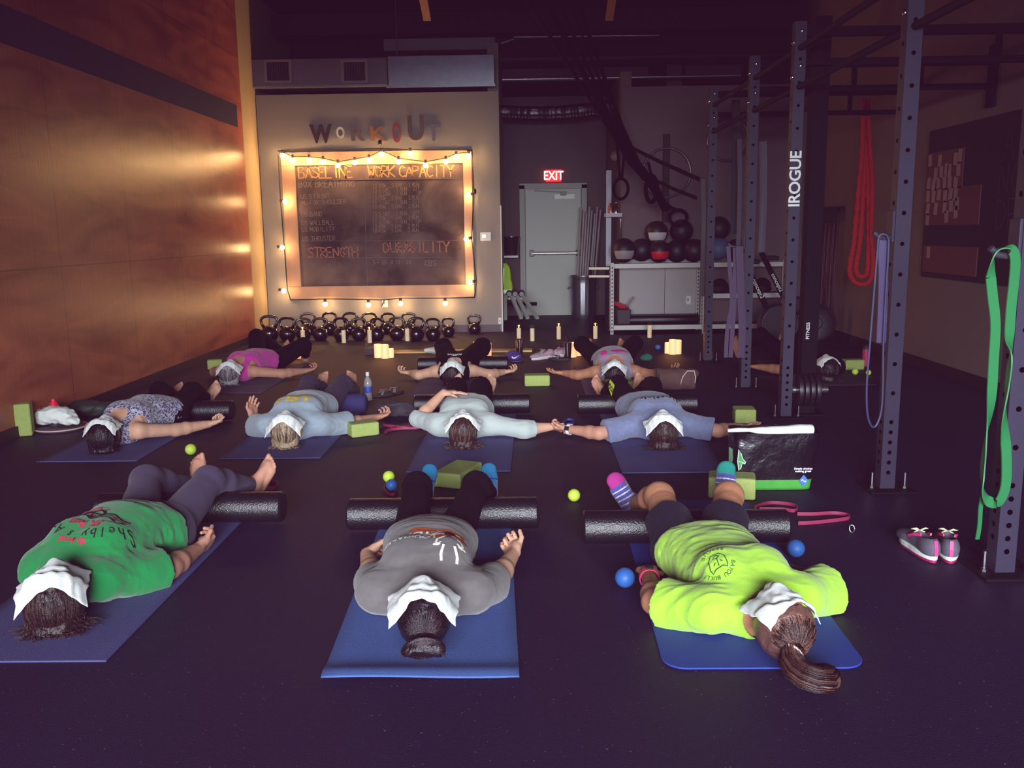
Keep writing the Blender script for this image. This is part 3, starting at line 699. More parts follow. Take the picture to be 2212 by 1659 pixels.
SPECS=dict(
green=dict(h=.0052,seed=11,skin=SK['c'],sc=1.04,bw=1.12,bd=1.10,head=(-1.715,3.0,.125),ht=(-.0,0,0),shL=(-1.94,3.31,.10),shR=(-1.64,3.19,.10),hipL=(-1.755,3.77,.115),hipR=(-1.585,3.70,.115),
  elL=(-1.99,3.57,.06),wrL=(-1.98,3.81,.06),elR=(-1.475,3.43,.055),wrR=(-1.445,3.67,.05),hdR=(.25,1,-.02),hdL=(.2,1,0),curlR=85,pnR=(-.8,.1,.5),
  knL=(-1.86,4.14,.225),knR=(-1.545,4.11,.225),anL=(-1.765,4.50,.085),anR=(-1.445,4.46,.095),tdL=(-.15,.35,1),tdR=(.55,.35,.9),
  hair=dict(style='loose',m=HR['brown'],th=.020,len=.13,n=620,wid=.95,curl=.8),top=dict(kind='tee',m=C_tee['green'],sl=.86,cuff=.078,hem=.05,wide=1.03,wr=.006,belly=.03,off=.014),
  pants=dict(m=C_pant['purple'],wr=.0022,off=.007,ankle=.10)),
grey=dict(h=.0052,seed=21,skin=SK['a'],sc=1.0,bw=1.04,head=(-.36,2.83,.125),shL=(-.56,3.06,.10),shR=(-.205,3.055,.10),hipL=(-.50,3.56,.11),hipR=(-.325,3.56,.11),
  elL=(-.62,3.31,.055),wrL=(-.682,3.53,.07),hdL=(.55,1,.10),pnL=(.7,-.2,-.5),curlL=105,elR=(-.125,3.30,.055),wrR=(-.065,3.52,.07),hdR=(-.15,1,.15),pnR=(-.5,-.1,.9),curlR=105,
  knL=(-.52,4.00,.225),knR=(-.245,4.00,.225),anL=(-.535,4.37,.075),anR=(-.205,4.37,.075),tdL=(.22,.45,1),tdR=(-.02,.45,1),fsc=.86,bare=False,tw=.86,
  hair=dict(style='bun',m=HR['dark'],th=.013,n=520,bo=(0,0,-.02)),top=dict(kind='tee',m=C_tee['grey'],sl=.80,cuff=.066,hem=-.045,wide=1.0,wr=.004,belly=.02,off=.012),
  pants=dict(m=C_pant['black'],ankle=.06),socks=dict(len=.14,m=None)),
neon=dict(h=.0052,seed=31,skin=SK['b'],sc=1.0,bw=1.03,head=(.825,2.735,.125),ht=(.0,0,0),roll=-.0,shL=(.625,2.885,.10),shR=(.965,2.995,.10),hipL=(.61,3.46,.11),hipR=(.79,3.48,.11),
  elL=(.455,3.06,.055),wrL=(.47,3.30,.055),hdL=(.02,1,0),pnL=(0,0,-1),curlL=20,elR=(1.125,3.16,.06),wrR=(1.0,3.37,.06),hdR=(-.3,1,0),pnR=(0,0,-1),curlR=20,
  knL=(.590,3.85,.210),knR=(.90,3.85,.210),anL=(.515,4.17,.07),anR=(.965,4.22,.085),tdL=(-.55,.25,.85),tdR=(.15,.35,1),bare=False,
  hair=dict(style='pony',m=HR['long'],th=.016,n=480,tr=.040,tail=[(-.01,-.135,-.05),(.0,-.175,-.08),(.04,-.215,-.088),(.085,-.215,-.09),(.085,-.175,-.095),(.045,-.165,-.10),(.0,-.18,-.10)]),
  top=dict(kind='tee',m=C_tee['neon'],sl=.78,cuff=.092,hem=.03,wide=1.05,wr=.0055,belly=.012,off=.014),
  pants=dict(m=C_pant['navy'],short=.52,wr=.003,off=.010,name='shorts'),socks=dict(len=.12,m=None)),
leop=dict(h=.0065,seed=41,skin=SK['a'],head=(-2.775,5.62,.125),shL=(-2.96,5.90,.10),shR=(-2.63,5.80,.10),hipL=(-2.76,6.36,.11),hipR=(-2.60,6.32,.11),bw=1.05,bd=1.1,
  elL=(-3.10,6.10,.055),wrL=(-3.10,6.33,.055),elR=(-2.455,6.0,.06),wrR=(-2.29,6.18,.06),hdR=(.65,.8,.15),pnR=(-.3,-.3,.8),curlR=95,
  knL=(-2.86,6.74,.205),knR=(-2.60,6.72,.205),anL=(-2.88,7.10,.08),anR=(-2.63,7.08,.08),tdL=(-.2,.8,.4),tdR=(.35,.5,.5),
  hair=dict(style='loose',m=HR['black'],th=.020,len=.10,n=260,sr=.0026),top=dict(kind='tank',m=leopard(),hem=-.03,wr=.003,belly=.025,off=.009,name='tank_top'),pants=dict(m=C_pant['black'])),
lsu=dict(h=.0065,seed=51,skin=SK['c'],head=(-1.60,5.70,.125),shL=(-1.80,5.93,.10),shR=(-1.43,5.95,.10),hipL=(-1.70,6.46,.11),hipR=(-1.52,6.47,.11),bw=1.06,bd=1.1,
  elL=(-1.92,6.10,.06),wrL=(-1.99,6.25,.09),hdL=(-.15,.6,.75),pnL=(.6,-.5,.2),curlL=22,elR=(-1.27,6.15,.06),wrR=(-1.115,6.34,.06),hdR=(.6,.8,.1),curlR=70,
  knL=(-1.73,6.90,.215),knR=(-1.46,6.90,.215),anL=(-1.735,7.27,.10),anR=(-1.48,7.27,.10),tdL=(.12,.35,1),tdR=(0,.35,1),
  hair=dict(style='loose',m=HR['blond'],th=.016,len=.10,n=330,sr=.0024,wid=.8),top=dict(kind='tee',m=C_tee['lsu'],sl=.9,cuff=.085,hem=.03,wide=1.03,wr=.004,belly=.02,under=cloth('teal_undershirt','#156a8a')),pants=dict(m=C_pant['plum'],flare=1.25,ankle=.02,wr=.004)),
lgrey=dict(h=.0065,seed=61,skin=SK['a'],head=(-.425,5.67,.125),shL=(-.61,5.91,.10),shR=(-.26,5.90,.10),hipL=(-.535,6.42,.11),hipR=(-.355,6.42,.11),bw=1.04,
  elL=(-.765,6.06,.11),wrL=(-.60,6.23,.262),hdL=(.95,.12,.02),pnL=(.1,0,-1),curlL=12,elR=(-.02,5.88,.065),wrR=(.165,5.96,.065),hdR=(.85,.35,.0),pnR=(.1,-.3,-.7),curlR=75,hscR=.9,
  knL=(-.545,6.80,.20),knR=(-.36,6.80,.205),anL=(-.55,7.18,.075),anR=(-.33,7.18,.075),
  hair=dict(style='loose',m=HR['mid'],th=.016,len=.13,n=420,sr=.0023,wid=.95),top=dict(kind='long',m=C_tee['lgrey'],slL=1.08,slR=1.35,hem=-.03,wide=1.0,wr=.004,name='long_sleeve_shirt'),pants=dict(m=C_pant['black'])),
lip=dict(h=.0065,seed=71,skin=SK['c'],head=(.875,5.60,.125),shL=(.71,5.83,.10),shR=(1.06,5.85,.10),hipL=(.765,6.35,.11),hipR=(.945,6.36,.11),bw=1.08,bd=1.05,
  elL=(.475,5.765,.06),wrL=(.275,5.90,.06),hdL=(-.9,.3,.0),pnL=(.2,.3,.7),curlL=80,elR=(1.275,5.80,.06),wrR=(1.42,5.93,.06),hdR=(.95,.05,.05),pnR=(0,0,1),curlR=10,
  knL=(.70,6.74,.215),knR=(.96,6.74,.20),anL=(.63,7.10,.08),anR=(.90,7.12,.08),tdL=(-.4,.2,.7),
  hair=dict(style='loose',m=HR['brown'],th=.018,len=.15,n=360,sr=.0024,wid=.85),top=dict(kind='tee',m=C_tee['lip'],sl=.82,cuff=.080,hem=-.05,wide=1.04,wr=.005,off=.014),pants=dict(m=C_pant['black'])),
mag=dict(h=.008,seed=81,skin=SK['c'],head=(-2.785,8.16,.125),shL=(-2.965,8.44,.10),shR=(-2.625,8.36,.10),hipL=(-2.75,8.92,.11),hipR=(-2.58,8.88,.11),bw=1.05,bd=1.1,
  elL=(-3.10,8.62,.06),wrL=(-3.08,8.84,.06),elR=(-2.38,8.46,.06),wrR=(-2.19,8.62,.06),hdR=(.7,.7,.1),curlR=70,
  knL=(-2.86,9.28,.33),knR=(-2.33,9.14,.25),anL=(-2.66,9.62,.09),anR=(-2.42,9.55,.09),tw=1.1,
  hair=dict(style='loose',m=HR['grey'],th=.016,len=.12,n=260,sr=.003,wid=.6),top=dict(kind='tank',m=C_tee['mag'],hem=-.05,wr=.004,belly=.02,off=.010,name='tank_top'),pants=dict(m=C_pant['black'])),
posi=dict(h=.008,seed=91,skin=SK['a'],head=(-.685,8.03,.125),shL=(-.865,8.25,.10),shR=(-.51,8.25,.10),hipL=(-.785,8.76,.11),hipR=(-.595,8.76,.11),bw=1.05,
  elL=(-1.03,8.28,.06),wrL=(-1.13,8.42,.06),hdL=(-.9,.4,.05),curlL=65,elR=(-.345,8.28,.06),wrR=(-.215,8.42,.06),hdR=(.9,.45,.05),curlR=65,
  knL=(-.86,9.04,.23),knR=(-.46,9.04,.23),anL=(-.85,9.38,.08),anR=(-.50,9.38,.08),tw=1.25,
  hair=dict(style='back',m=HR['brown'],th=.014,len=.09,n=200,sr=.003,wid=.5),top=dict(kind='tank',m=C_tee['black'],hem=-.05,wr=.003,off=.010,name='tank_top'),pants=dict(m=C_pant['black'])),
pink=dict(h=.008,seed=101,skin=SK['b'],head=(.79,7.90,.125),shL=(.635,8.12,.10),shR=(1.0,8.12,.10),hipL=(.735,8.63,.11),hipR=(.92,8.63,.11),bw=1.08,bd=1.1,
  elL=(.475,8.17,.06),wrL=(.34,8.31,.06),hdL=(-.9,.35,.05),curlL=20,elR=(1.17,8.17,.06),wrR=(1.32,8.34,.06),hdR=(.8,.5,.15),curlR=30,
  knL=(.56,8.96,.25),knR=(1.10,8.96,.25),anL=(.68,9.36,.09),anR=(1.0,9.36,.09),tw=1.1,
  hair=dict(style='back',m=HR['black'],th=.014,len=.07,n=180,sr=.003,wid=.5),top=dict(kind='tank',m=C_tee['pink'],hem=-.05,wr=.004,belly=.03,off=.010,name='tank_top'),pants=dict(m=C_pant['black'])),
far=dict(h=.009,seed=111,skin=SK['b'],head=(2.74,8.04,.125),shL=(2.55,8.27,.10),shR=(2.91,8.29,.10),hipL=(2.60,8.79,.11),hipR=(2.78,8.80,.11),
  elL=(2.40,8.38,.06),wrL=(2.24,8.55,.06),elR=(3.02,8.54,.06),wrR=(3.0,8.78,.06),hdL=(-.8,.5,0),
  knL=(2.42,9.15,.30),knR=(2.80,9.18,.22),anL=(2.30,9.50,.09),anR=(2.76,9.55,.09),
  hair=dict(style='loose',m=HR['dark'],th=.018,len=.12,n=150,sr=.0034,wid=.9),top=dict(kind='tee',m=C_tee['black'],sl=.6,hem=-.04,wr=.004),pants=dict(m=C_pant['black'])),
)
LAB=dict(green='person in a green printed T-shirt and purple leggings lying on a mat, barefoot',
 grey='person in a grey T-shirt with an orange print and blue socks, hair in a bun',
 neon='person in a neon yellow T-shirt and navy shorts with a long ponytail',
 leop='person in an animal-print tank top lying on a mat beside the plywood wall',
 lsu='person in a heather grey T-shirt with gold print and bare feet up',
 lgrey='person in a pale grey long-sleeved shirt with one hand on the belly',
 lip='person in a blue-grey T-shirt with black lettering and a white wristwatch',
 mag='grey-haired person in a magenta tank top with black trousers',
 posi='person in a black tank top with arms spread, between kettlebells and roller',
 pink='person in a mauve tank top with pink patches and arms spread',
 far='dark-haired person in black lying behind the pull-up rig posts')
TOWL=dict(green='white towel over the face of the person in green',grey='white towel over the face of the person with the bun',neon='white frayed towel over the face of the person in neon yellow',
 leop='white towel over the face of the person in animal print',lsu='white towel over the face of the streaked-blond person',lgrey='white towel over the face of the person in pale grey long sleeves',
 lip='white towel over the face of the person in blue-grey',mag='white towel over the face of the grey-haired person',posi='white towel over the face of the person in the black tank top',
 pink='white towel over the face of the person in mauve and pink',far='white towel over the face of the person behind the rig')
TW=mat('white_terry','#eef2ee',.95,bump=.5,bscale=420,var=.05,vscale=40,sheen=.3)
# socks of the two people who wear them
def sockmat(n,cols):
    m=bpy.data.materials.new(n); m.use_nodes=True; b=m.node_tree.nodes['Principled BSDF']; b.inputs['Roughness'].default_value=.9; b.inputs['Base Color'].default_value=lin(cols); return m
SPECS['grey']['socks']['m']=cloth('blue_sock_knit','#1f6fb4',.15)
SPECS['neon']['socks']['m']=cloth('purple_blue_sock_knit','#4d4d92',.15)
PPL={}
for k,S in SPECS.items():
    S['roller']=ROL.get(k,[])+([((-1.88,6.80,.0795),(-1.26,6.80,.0795),.080)] if k=='lsu' else [])
    PPL[k]=person(k,S,LAB[k])
TP=dict(green=(.30,.19,.030,.12),grey=(.31,.17,.012,-.05),neon=(.27,.17,.0,.18),leop=(.27,.17,.02,.1),lsu=(.31,.17,.03,0),lgrey=(.31,.16,.015,0),lip=(.31,.16,.035,0),mag=(.30,.18,.02,.1),posi=(.29,.16,.035,0),pink=(.29,.16,.03,0),far=(.27,.17,.01,.1))
TWL={}
for k,(w,ln,of,ro) in TP.items(): TWL[k]=towel(PPL[k],SPECS[k],TW,TOWL[k],w,ln,-of,ro)
# ================================================================ ROOM
XL,XR,YB,YF,ZW=-3.63,3.92,12.41,14.72,3.25
M_floor=mat('rubber_floor','#1b1634',.62,bump=.35,bscale=170,var=.25,vscale=35,spec=.35)
def floor_mat():
    nt=M_floor.node_tree; N=nt.nodes; L=nt.links; b=N['Principled BSDF']
    base=b.inputs['Base Color'].links[0].from_socket
    tc=N.new('ShaderNodeTexCoord'); n=N.new('ShaderNodeTexNoise'); n.inputs['Scale'].default_value=95; n.inputs['Detail'].default_value=1
    r=N.new('ShaderNodeValToRGB'); r.color_ramp.elements[0].position=.735; r.color_ramp.elements[1].position=.76; r.color_ramp.elements[1].color=(1,1,1,1)
    mx=N.new('ShaderNodeMixRGB'); mx.inputs[2].default_value=lin('#6d6478')
    L.new(tc.outputs['Object'],n.inputs['Vector']); L.new(n.outputs['Fac'],r.inputs[0]); L.new(r.outputs['Color'],mx.inputs[0]); L.new(base,mx.inputs[1]); L.new(mx.outputs[0],b.inputs['Base Color'])
floor_mat()
def ply_mat():
    m=mat('varnished_plywood','#a4552c',.30,spec=.55); nt=m.node_tree; N=nt.nodes; L=nt.links; b=N['Principled BSDF']
    tc=N.new('ShaderNodeTexCoord'); mp=N.new('ShaderNodeMapping'); mp.inputs['Scale'].default_value=(1,.55,2.2); L.new(tc.outputs['Object'],mp.inputs[0])
    n=N.new('ShaderNodeTexNoise'); n.inputs['Scale'].default_value=1.6; n.inputs['Detail'].default_value=7; n.inputs['Distortion'].default_value=1.2; L.new(mp.outputs[0],n.inputs['Vector'])
    n2=N.new('ShaderNodeTexNoise'); n2.inputs['Scale'].default_value=26; n2.inputs['Detail'].default_value=3; mp2=N.new('ShaderNodeMapping'); mp2.inputs['Scale'].default_value=(1,2.4,.12); L.new(tc.outputs['Object'],mp2.inputs[0]); L.new(mp2.outputs[0],n2.inputs['Vector'])
    r=N.new('ShaderNodeValToRGB'); e=r.color_ramp.elements; e[0].position=.3; e[0].color=lin('#8c4630'); e[1].position=.72; e[1].color=lin('#c4724e')
    mx=N.new('ShaderNodeMixRGB'); mx.blend_type='OVERLAY'; mx.inputs[0].default_value=.22
    L.new(n.outputs['Fac'],r.inputs[0]); L.new(r.outputs[0],mx.inputs[1]); L.new(n2.outputs['Fac'],mx.inputs[2])
    # seams between the sheets
    sp=N.new('ShaderNodeSeparateXYZ'); L.new(tc.outputs['Object'],sp.inputs[0])
    def seam(ax,period,off):
        a=N.new('ShaderNodeMath'); a.operation='ADD'; a.inputs[1].default_value=off; L.new(sp.outputs[ax],a.inputs[0])
        p=N.new('ShaderNodeMath'); p.operation='PINGPONG'; p.inputs[1].default_value=period/2; L.new(a.outputs[0],p.inputs[0])
        c=N.new('ShaderNodeMath'); c.operation='LESS_THAN'; c.inputs[1].default_value=.005; L.new(p.outputs[0],c.inputs[0]); return c
    s1=seam('Y',1.22,.40); s2=seam('Z',2.44,1.27+.0); mxx=N.new('ShaderNodeMath'); mxx.operation='MAXIMUM'; L.new(s1.outputs[0],mxx.inputs[0]); L.new(s2.outputs[0],mxx.inputs[1])
    ml=N.new('ShaderNodeMath'); ml.operation='MULTIPLY'; ml.inputs[1].default_value=.55; L.new(mxx.outputs[0],ml.inputs[0])
    dk=N.new('ShaderNodeMixRGB'); dk.inputs[2].default_value=lin('#3a1a10'); L.new(ml.outputs[0],dk.inputs[0]); L.new(mx.outputs[0],dk.inputs[1]); L.new(dk.outputs[0],b.inputs['Base Color'])
    rr=N.new('ShaderNodeMapRange'); rr.inputs[3].default_value=.22; rr.inputs[4].default_value=.42; L.new(n.outputs['Fac'],rr.inputs[0]); L.new(rr.outputs[0],b.inputs['Roughness'])
    bp=N.new('ShaderNodeBump'); bp.inputs['Strength'].default_value=.08; bp.inputs['Distance'].default_value=.01; L.new(n2.outputs['Fac'],bp.inputs['Height']); L.new(bp.outputs[0],b.inputs['Normal'])
    return m
M_ply=ply_mat()
M_wall=mat('grey_painted_wall','#8d8680',.85,bump=.08,bscale=120,var=.05,vscale=3)
M_wallR=mat('taupe_painted_wall','#6f5c58',.85,bump=.08,bscale=120,var=.06,vscale=2)
M_pale=mat('pale_wood_edge','#b8a080',.6,var=.12,vscale=6,stretch=(1,1,.1))
M_dark=mat('dark_ceiling_paint','#1b0f1c',.9,var=.2,vscale=3)
M_black=mat('black_rubber','#0e0a10',.7)
M_steel=mat('black_powder_coated_steel','#312e42',.5,bump=.12,bscale=300,spec=.3)
M_steel_dk=mat('matte_black_steel','#100d14',.75,spec=.12)
M_bolt=mat('zinc_plated_bolt','#d0d0d6',.22,metal=1)
M_white=mat('white_enamel','#d6d6d2',.45)
M_galv=mat('galvanised_sheet','#9a9aa2',.32,metal=.9,var=.2,vscale=14,bump=.06,bscale=30)
M_duct=mat('grey_duct_paint','#76707a',.55,var=.1,vscale=5)
b=MB(); b.box((.15,6.9,-.05),(7.8,16.8,.1)); struct(b.build('floor',M_floor))
b=MB(); b.box((.15,7.5,4.65),(7.9,19,.1)); struct(b.build('ceiling',M_dark))
b=MB(); b.box((XL-.08,5.1,2.3),(.16,13.3,4.6)); struct(b.build('wall_left',M_ply))
b=MB(); b.box((XL-.09,13.79,2.3),(.16,4.04,4.6)); struct(b.build('trim_1',M_pale))
st=MB(); st.box((XL+.004,5.03,2.868),(.008,13.0,.266)); struct(st.build('trim_2',mat('navy_wall_stripe','#121a46',.8)))
b=MB(); b.box(((XL-.343)/2,YB+.075,ZW/2),(-.343-XL,.15,ZW)); struct(b.build('wall_back',M_wall))
b=MB(); b.box((-.343+.006,YB+.02,.87),(.014,.10,1.74),mi=0); struct(b.build('trim_3',M_white))
b=MB(); b.box((-.42,13.65,1.95),(.15,2.18,3.9)); struct(b.build('wall_alcove_left',M_wall))
b=MB(); b.box((.5,YF+.075,1.75),(2.0,.15,3.5)); struct(b.build('wall_far',mat('dim_grey_wall','#5c4d52',.85,var=.05,vscale=2)))
b=MB(); b.box((1.385,13.64,1.75),(.15,2.16,3.5)); struct(b.build('wall_alcove_right',M_wallR))
b=MB(); b.box(((1.31+XR)/2,YB+.085,1.64),(XR-1.31,.15,3.28)); struct(b.build('wall_rack',mat('mauve_grey_wall','#68575b',.85,var=.06,vscale=2)))
b=MB(); b.box((XR+.08,7.15,2.3),(.16,17.4,4.6)); struct(b.build('wall_right',M_wallR))
b=MB(); b.box((.1,15.75,2.3),(9,.15,4.6)); struct(b.build('wall_upper_back',M_dark))
# front wall with the roll-up door opening behind the camera
b=MB(); b.box((-2.95,-1.5,2.3),(1.5,.15,4.6)); b.box((3.2,-1.5,2.3),(1.6,.15,4.6)); b.box((.1,-1.5,3.575),(4.7,.15,2.05)); struct(b.build('wall_front',M_wallR))
b=MB(); b.box((XR-.008,5.4,.05),(.016,14,.10)); struct(b.build('baseboard_right',M_black))
b=MB(); b.box(((XL-.343)/2+.1,YB-.008,.05),(-.343-XL-.25,.016,.10)); struct(b.build('baseboard_back',mat('grey_vinyl_base','#5a4e58',.6)))
b=MB(); b.box((XL+.008,5.1,.04),(.016,13.2,.08)); struct(b.build('baseboard_left',mat('dark_vinyl_base','#2a1a20',.6)))
# pale lower panels behind the shelf
b=MB(); x0=BY(1338,600,YB)[0]; x1=BY(1436,600,YB)[0]; x2=BY(1505,600,YB)[0]
for a,c in ((x0,x1-.004),(x1+.004,x2)): b.box(((a+c)/2,YB-.002,.55),(c-a,.02,.86))
struct(b.build('trim_4',mat('pale_wall_panel','#a7a2a2',.7,var=.06,vscale=3)))
# ceiling beams, joists, braces, pipes (fixed to the building)
k=5
def trim(mb,m,**kw):
    global k
    o=struct(mb.build('trim_%d'%k,m,**kw)); k+=1; return o
for y,z in ((12.95,4.25),(13.9,4.1),(14.9,3.95)):
    b=MB(); b.box((.3,y,z),(7.6,.10,.28)); trim(b,mat('dark_timber','#24141d',.8,var=.2))
for px,dx in ((915,-.10),(1322,.10)):
    p=BY(px+ (8 if dx<0 else -6),42,12.2); q=BY(px,0,11.7); q=p+(q-p)*2.2
    b=MB(); b.bar(p,q,.10,.04); trim(b,mat('raw_lumber','#8a5f44',.8,var=.2))
for pts,r in (((1085,172,1600,163),.022),((1110,80,1425,76),.014),((1080,128,1700,118),.04)):
    a=BY(pts[0],pts[1],12.75); c=BY(pts[2],pts[3],12.75); b=MB(); b.tube([a,c],r,8); trim(b,M_galv if r<.03 else mat('dim_pipe','#2e2130',.6),smooth=True,auto=50)
b=MB(); a=BY(1110,84,12.75); b.tube([a,a+V(-.18,0,-.05)],.014,8); trim(b,M_galv)
for px0,py0,px1,py1 in ((1440,140,1472,190),(1480,142,1600,163),(1085,150,1400,172)):
    a=BY(px0,py0,13.2); c=BY(px1,py1,13.2); b=MB(); b.box(((a[0]+c[0])/2,13.2,(a[2]+c[2])/2),(abs(c[0]-a[0]),.05,abs(a[2]-c[2]))); trim(b,mat('dim_grey_board','#4a3a48',.8))
# --- ducts
dz0,dz1=3.335,3.70; xa=BY(540,150,YB)[0]; xm=BY(837,150,YB)[0]; xb=BY(1070,150,YB)[0]
t=thing('air_duct','grey rectangular air duct with two grilles above the chalkboard wall','duct',(xa,YB,dz0))
b=MB(); b.box(((xa+xm)/2,YB+.16,(dz0+dz1)/2),(xm-xa,.42,dz1-dz0)); b.build('duct_body',M_duct,t,bev=.006)
b=MB(); b.box(((xa+xm)/2,YB-.06,dz0+.008),(xm-xa,.03,.02)); b.build('bottom_flange',M_galv,t)
for px0,px1 in ((572,630),(738,794)):
    a=BY(px0,150,YB-.05)[0]; c=BY(px1,150,YB-.05)[0]; w=c-a; zc=BY(px0,155,YB-.05)[2]; hgt=.30
    b=MB(); 
    for s in (-1,1): b.box(((a+c)/2+s*(w/2-.015),YB-.06,zc),(.03,.02,hgt)); b.box(((a+c)/2,YB-.06,zc+s*(hgt/2-.015)),(w-.06,.02,.03))
    g=b.build('grille',mat('grille_frame','#8d828a',.5),t)
    b=MB(); b.box(((a+c)/2,YB-.052,zc),(w-.05,.006,hgt-.05)); b.build('grille_back',M_black,g)
    b=MB()
    for i in range(13): b.box((a+.04+(w-.08)*i/12,YB-.06,zc),(.006,.012,hgt-.06))
    b.build('grille_slats',mat('grille_slat','#5f5560',.5),g)
t=thing('air_duct','bright sheet-metal duct section beside the grilles, over the wall end','duct',(xm,YB,dz0))
b=MB(); b.box(((xm+xb)/2+.01,YB+.10,(dz0+dz1)/2-.01),(xb-xm-.03,.50,dz1-dz0+.02)); b.build('duct_body',M_galv,t,bev=.008)
b=MB(); b.box(((xm+xb)/2,YB-.16,dz0-.03),(xb-xm,.03,.03)); b.build('bottom_flange',M_galv,t)
p0=BY(828,84,YB+.3); p1=BY(1070,106,YB+.3); b=MB(); b.box(((p0[0]+p1[0])/2,YB+.45,(p0[2]+p1[2])/2),(p1[0]-p0[0],.3,p0[2]-p1[2]))
tag(b.build('duct_box',M_duct,bev=.006),'flat grey duct box near the ceiling, over the sheet-metal section','duct')
# hanger rod
a=BY(858,122,YB-.1); b=MB(); b.tube([a,a+V(0,0,.75)],.006,6); trim(b,M_galv)
# corrugated foil hose
P=[]; R=[]; n=70
for i in range(n+1):
    f=i/n; p=V(-.345,13.4,BY(1083,240,13.4)[2])*(1-f)+V(1.31,13.4,BY(1300,228,13.4)[2])*f; p[2]-=.05*math.sin(PI*f); P.append(p); R.append(.082+.010*(i%2)+random.uniform(-.006,.006))
b=MB(); b.tube(P,R,14); tag(b.build('foil_hose',mat('crumpled_foil','#8a8690',.28,metal=1,bump=.8,bscale=60)),'crinkled silver foil duct hose sagging across the alcove above the exit','hose')
# --- door
t=MB(); xd0,xd1=-.0,.905; t.box(((xd0+xd1)/2,YF-.02,1.03),(xd1-xd0,.05,2.05)); M_door=mat('grey_painted_door','#a9aca2',.5,var=.05,vscale=2)
door=struct(t.build('door_1',M_door,bev=.004))
b=MB()
for x in (xd0-.05,xd1+.05): b.box((x,YF-.03,1.06),(.09,.10,2.12))
b.box(((xd0+xd1)/2,YF-.03,2.10),(xd1-xd0+.19,.10,.09)); f=b.build('door_frame',mat('door_frame_paint','#8f8d86',.5),bev=.004); f.parent=door
zb=BY(1190,547,YF-.1)[2]
b=MB(); b.tube([(xd0+.10,YF-.12,zb),(xd1-.06,YF-.12,zb)],.028,12); f=b.build('push_bar',mat('bright_aluminium','#d8d4cc',.3,metal=.7),smooth=True,auto=40); f.parent=door
for x in (xd0+.10,xd1-.05):
    b=MB(); b.box((x,YF-.085,zb),(.07,.09,.10)); f=b.build('push_bar_end',mat('dark_bar_end','#4a464c',.4,metal=.6),bev=.008); f.parent=door
b=MB(); b.box((.62,YF-.07,1.98),(.10,.06,.07)); b.bar((.62,YF-.11,2.0),(.15,YF-.09,2.03),.02); f=b.build('door_closer',mat('closer_grey','#7c7878',.5)); f.parent=door
a=BY(1198,420,YF-.05); c=BY(1241,429,YF-.05); b=MB(); b.box(((a[0]+c[0])/2,YF-.05,(a[2]+c[2])/2),(c[0]-a[0],.006,a[2]-c[2])); f=b.build('door_sticker',mat('white_sticker','#e8ecdf',.6)); f.parent=door
# --- exit sign
a=BY(1178,366,YF-.05); c=BY(1213,393,YF-.05); cx,cz=(a[0]+c[0])/2,(a[2]+c[2])/2; w,hh=c[0]-a[0],a[2]-c[2]
t=thing('exit_sign','red glowing EXIT sign on the wall above the grey door','sign',(cx,YF,cz-hh/2))
b=MB(); b.box((cx,YF-.035,cz),(w,.06,hh)); b.build('housing',mat('red_lit_housing','#c01822',.4,emit=1.1,ecol='#d01420'),t,bev=.012)
text_on('lettering','EXIT',(cx,YF-.07,cz-.005),(1,0,0),(0,0,1),hh*.98,mat('lit_lettering','#ffb0a0',.5,emit=5,ecol='#ff9a84'),t,bold=.003,squash=.80)
# --- thermostat, outlets
def plate(px,py,Y,w,h,label,name='wall_switch',cat='switch',lit=0):
    p=BY(px,py,Y); t=thing(name,label,cat,(p[0],Y,p[2]-h/2)); b=MB(); b.box((p[0],Y-.012,p[2]),(w,.02,h)); b.build('plate',M_white,t,bev=.005)
    b=MB(); b.box((p[0]-w*.15,Y-.024,p[2]+h*.05),(w*.3,.006,h*.3)); b.build('display' if lit else 'socket',mat('lit_display','#fff4d8',.5,emit=2) if lit else mat('socket_grey','#8a8a88',.5),t); return t
plate(1049,511,YB,.15,.12,'white thermostat on the wall right of the chalkboard','thermostat','thermostat',1)
plate(832,655,YB,.08,.11,'white wall outlet under the middle of the chalkboard','wall_outlet','outlet')
plate(1487,648,YB-.012,.07,.12,'white wall outlet on the pale panel behind the shelf','wall_outlet','outlet')
plate(1080,693,YB,.045,.09,'small white plate low on the wall end beside the alcove','wall_plate','plate')
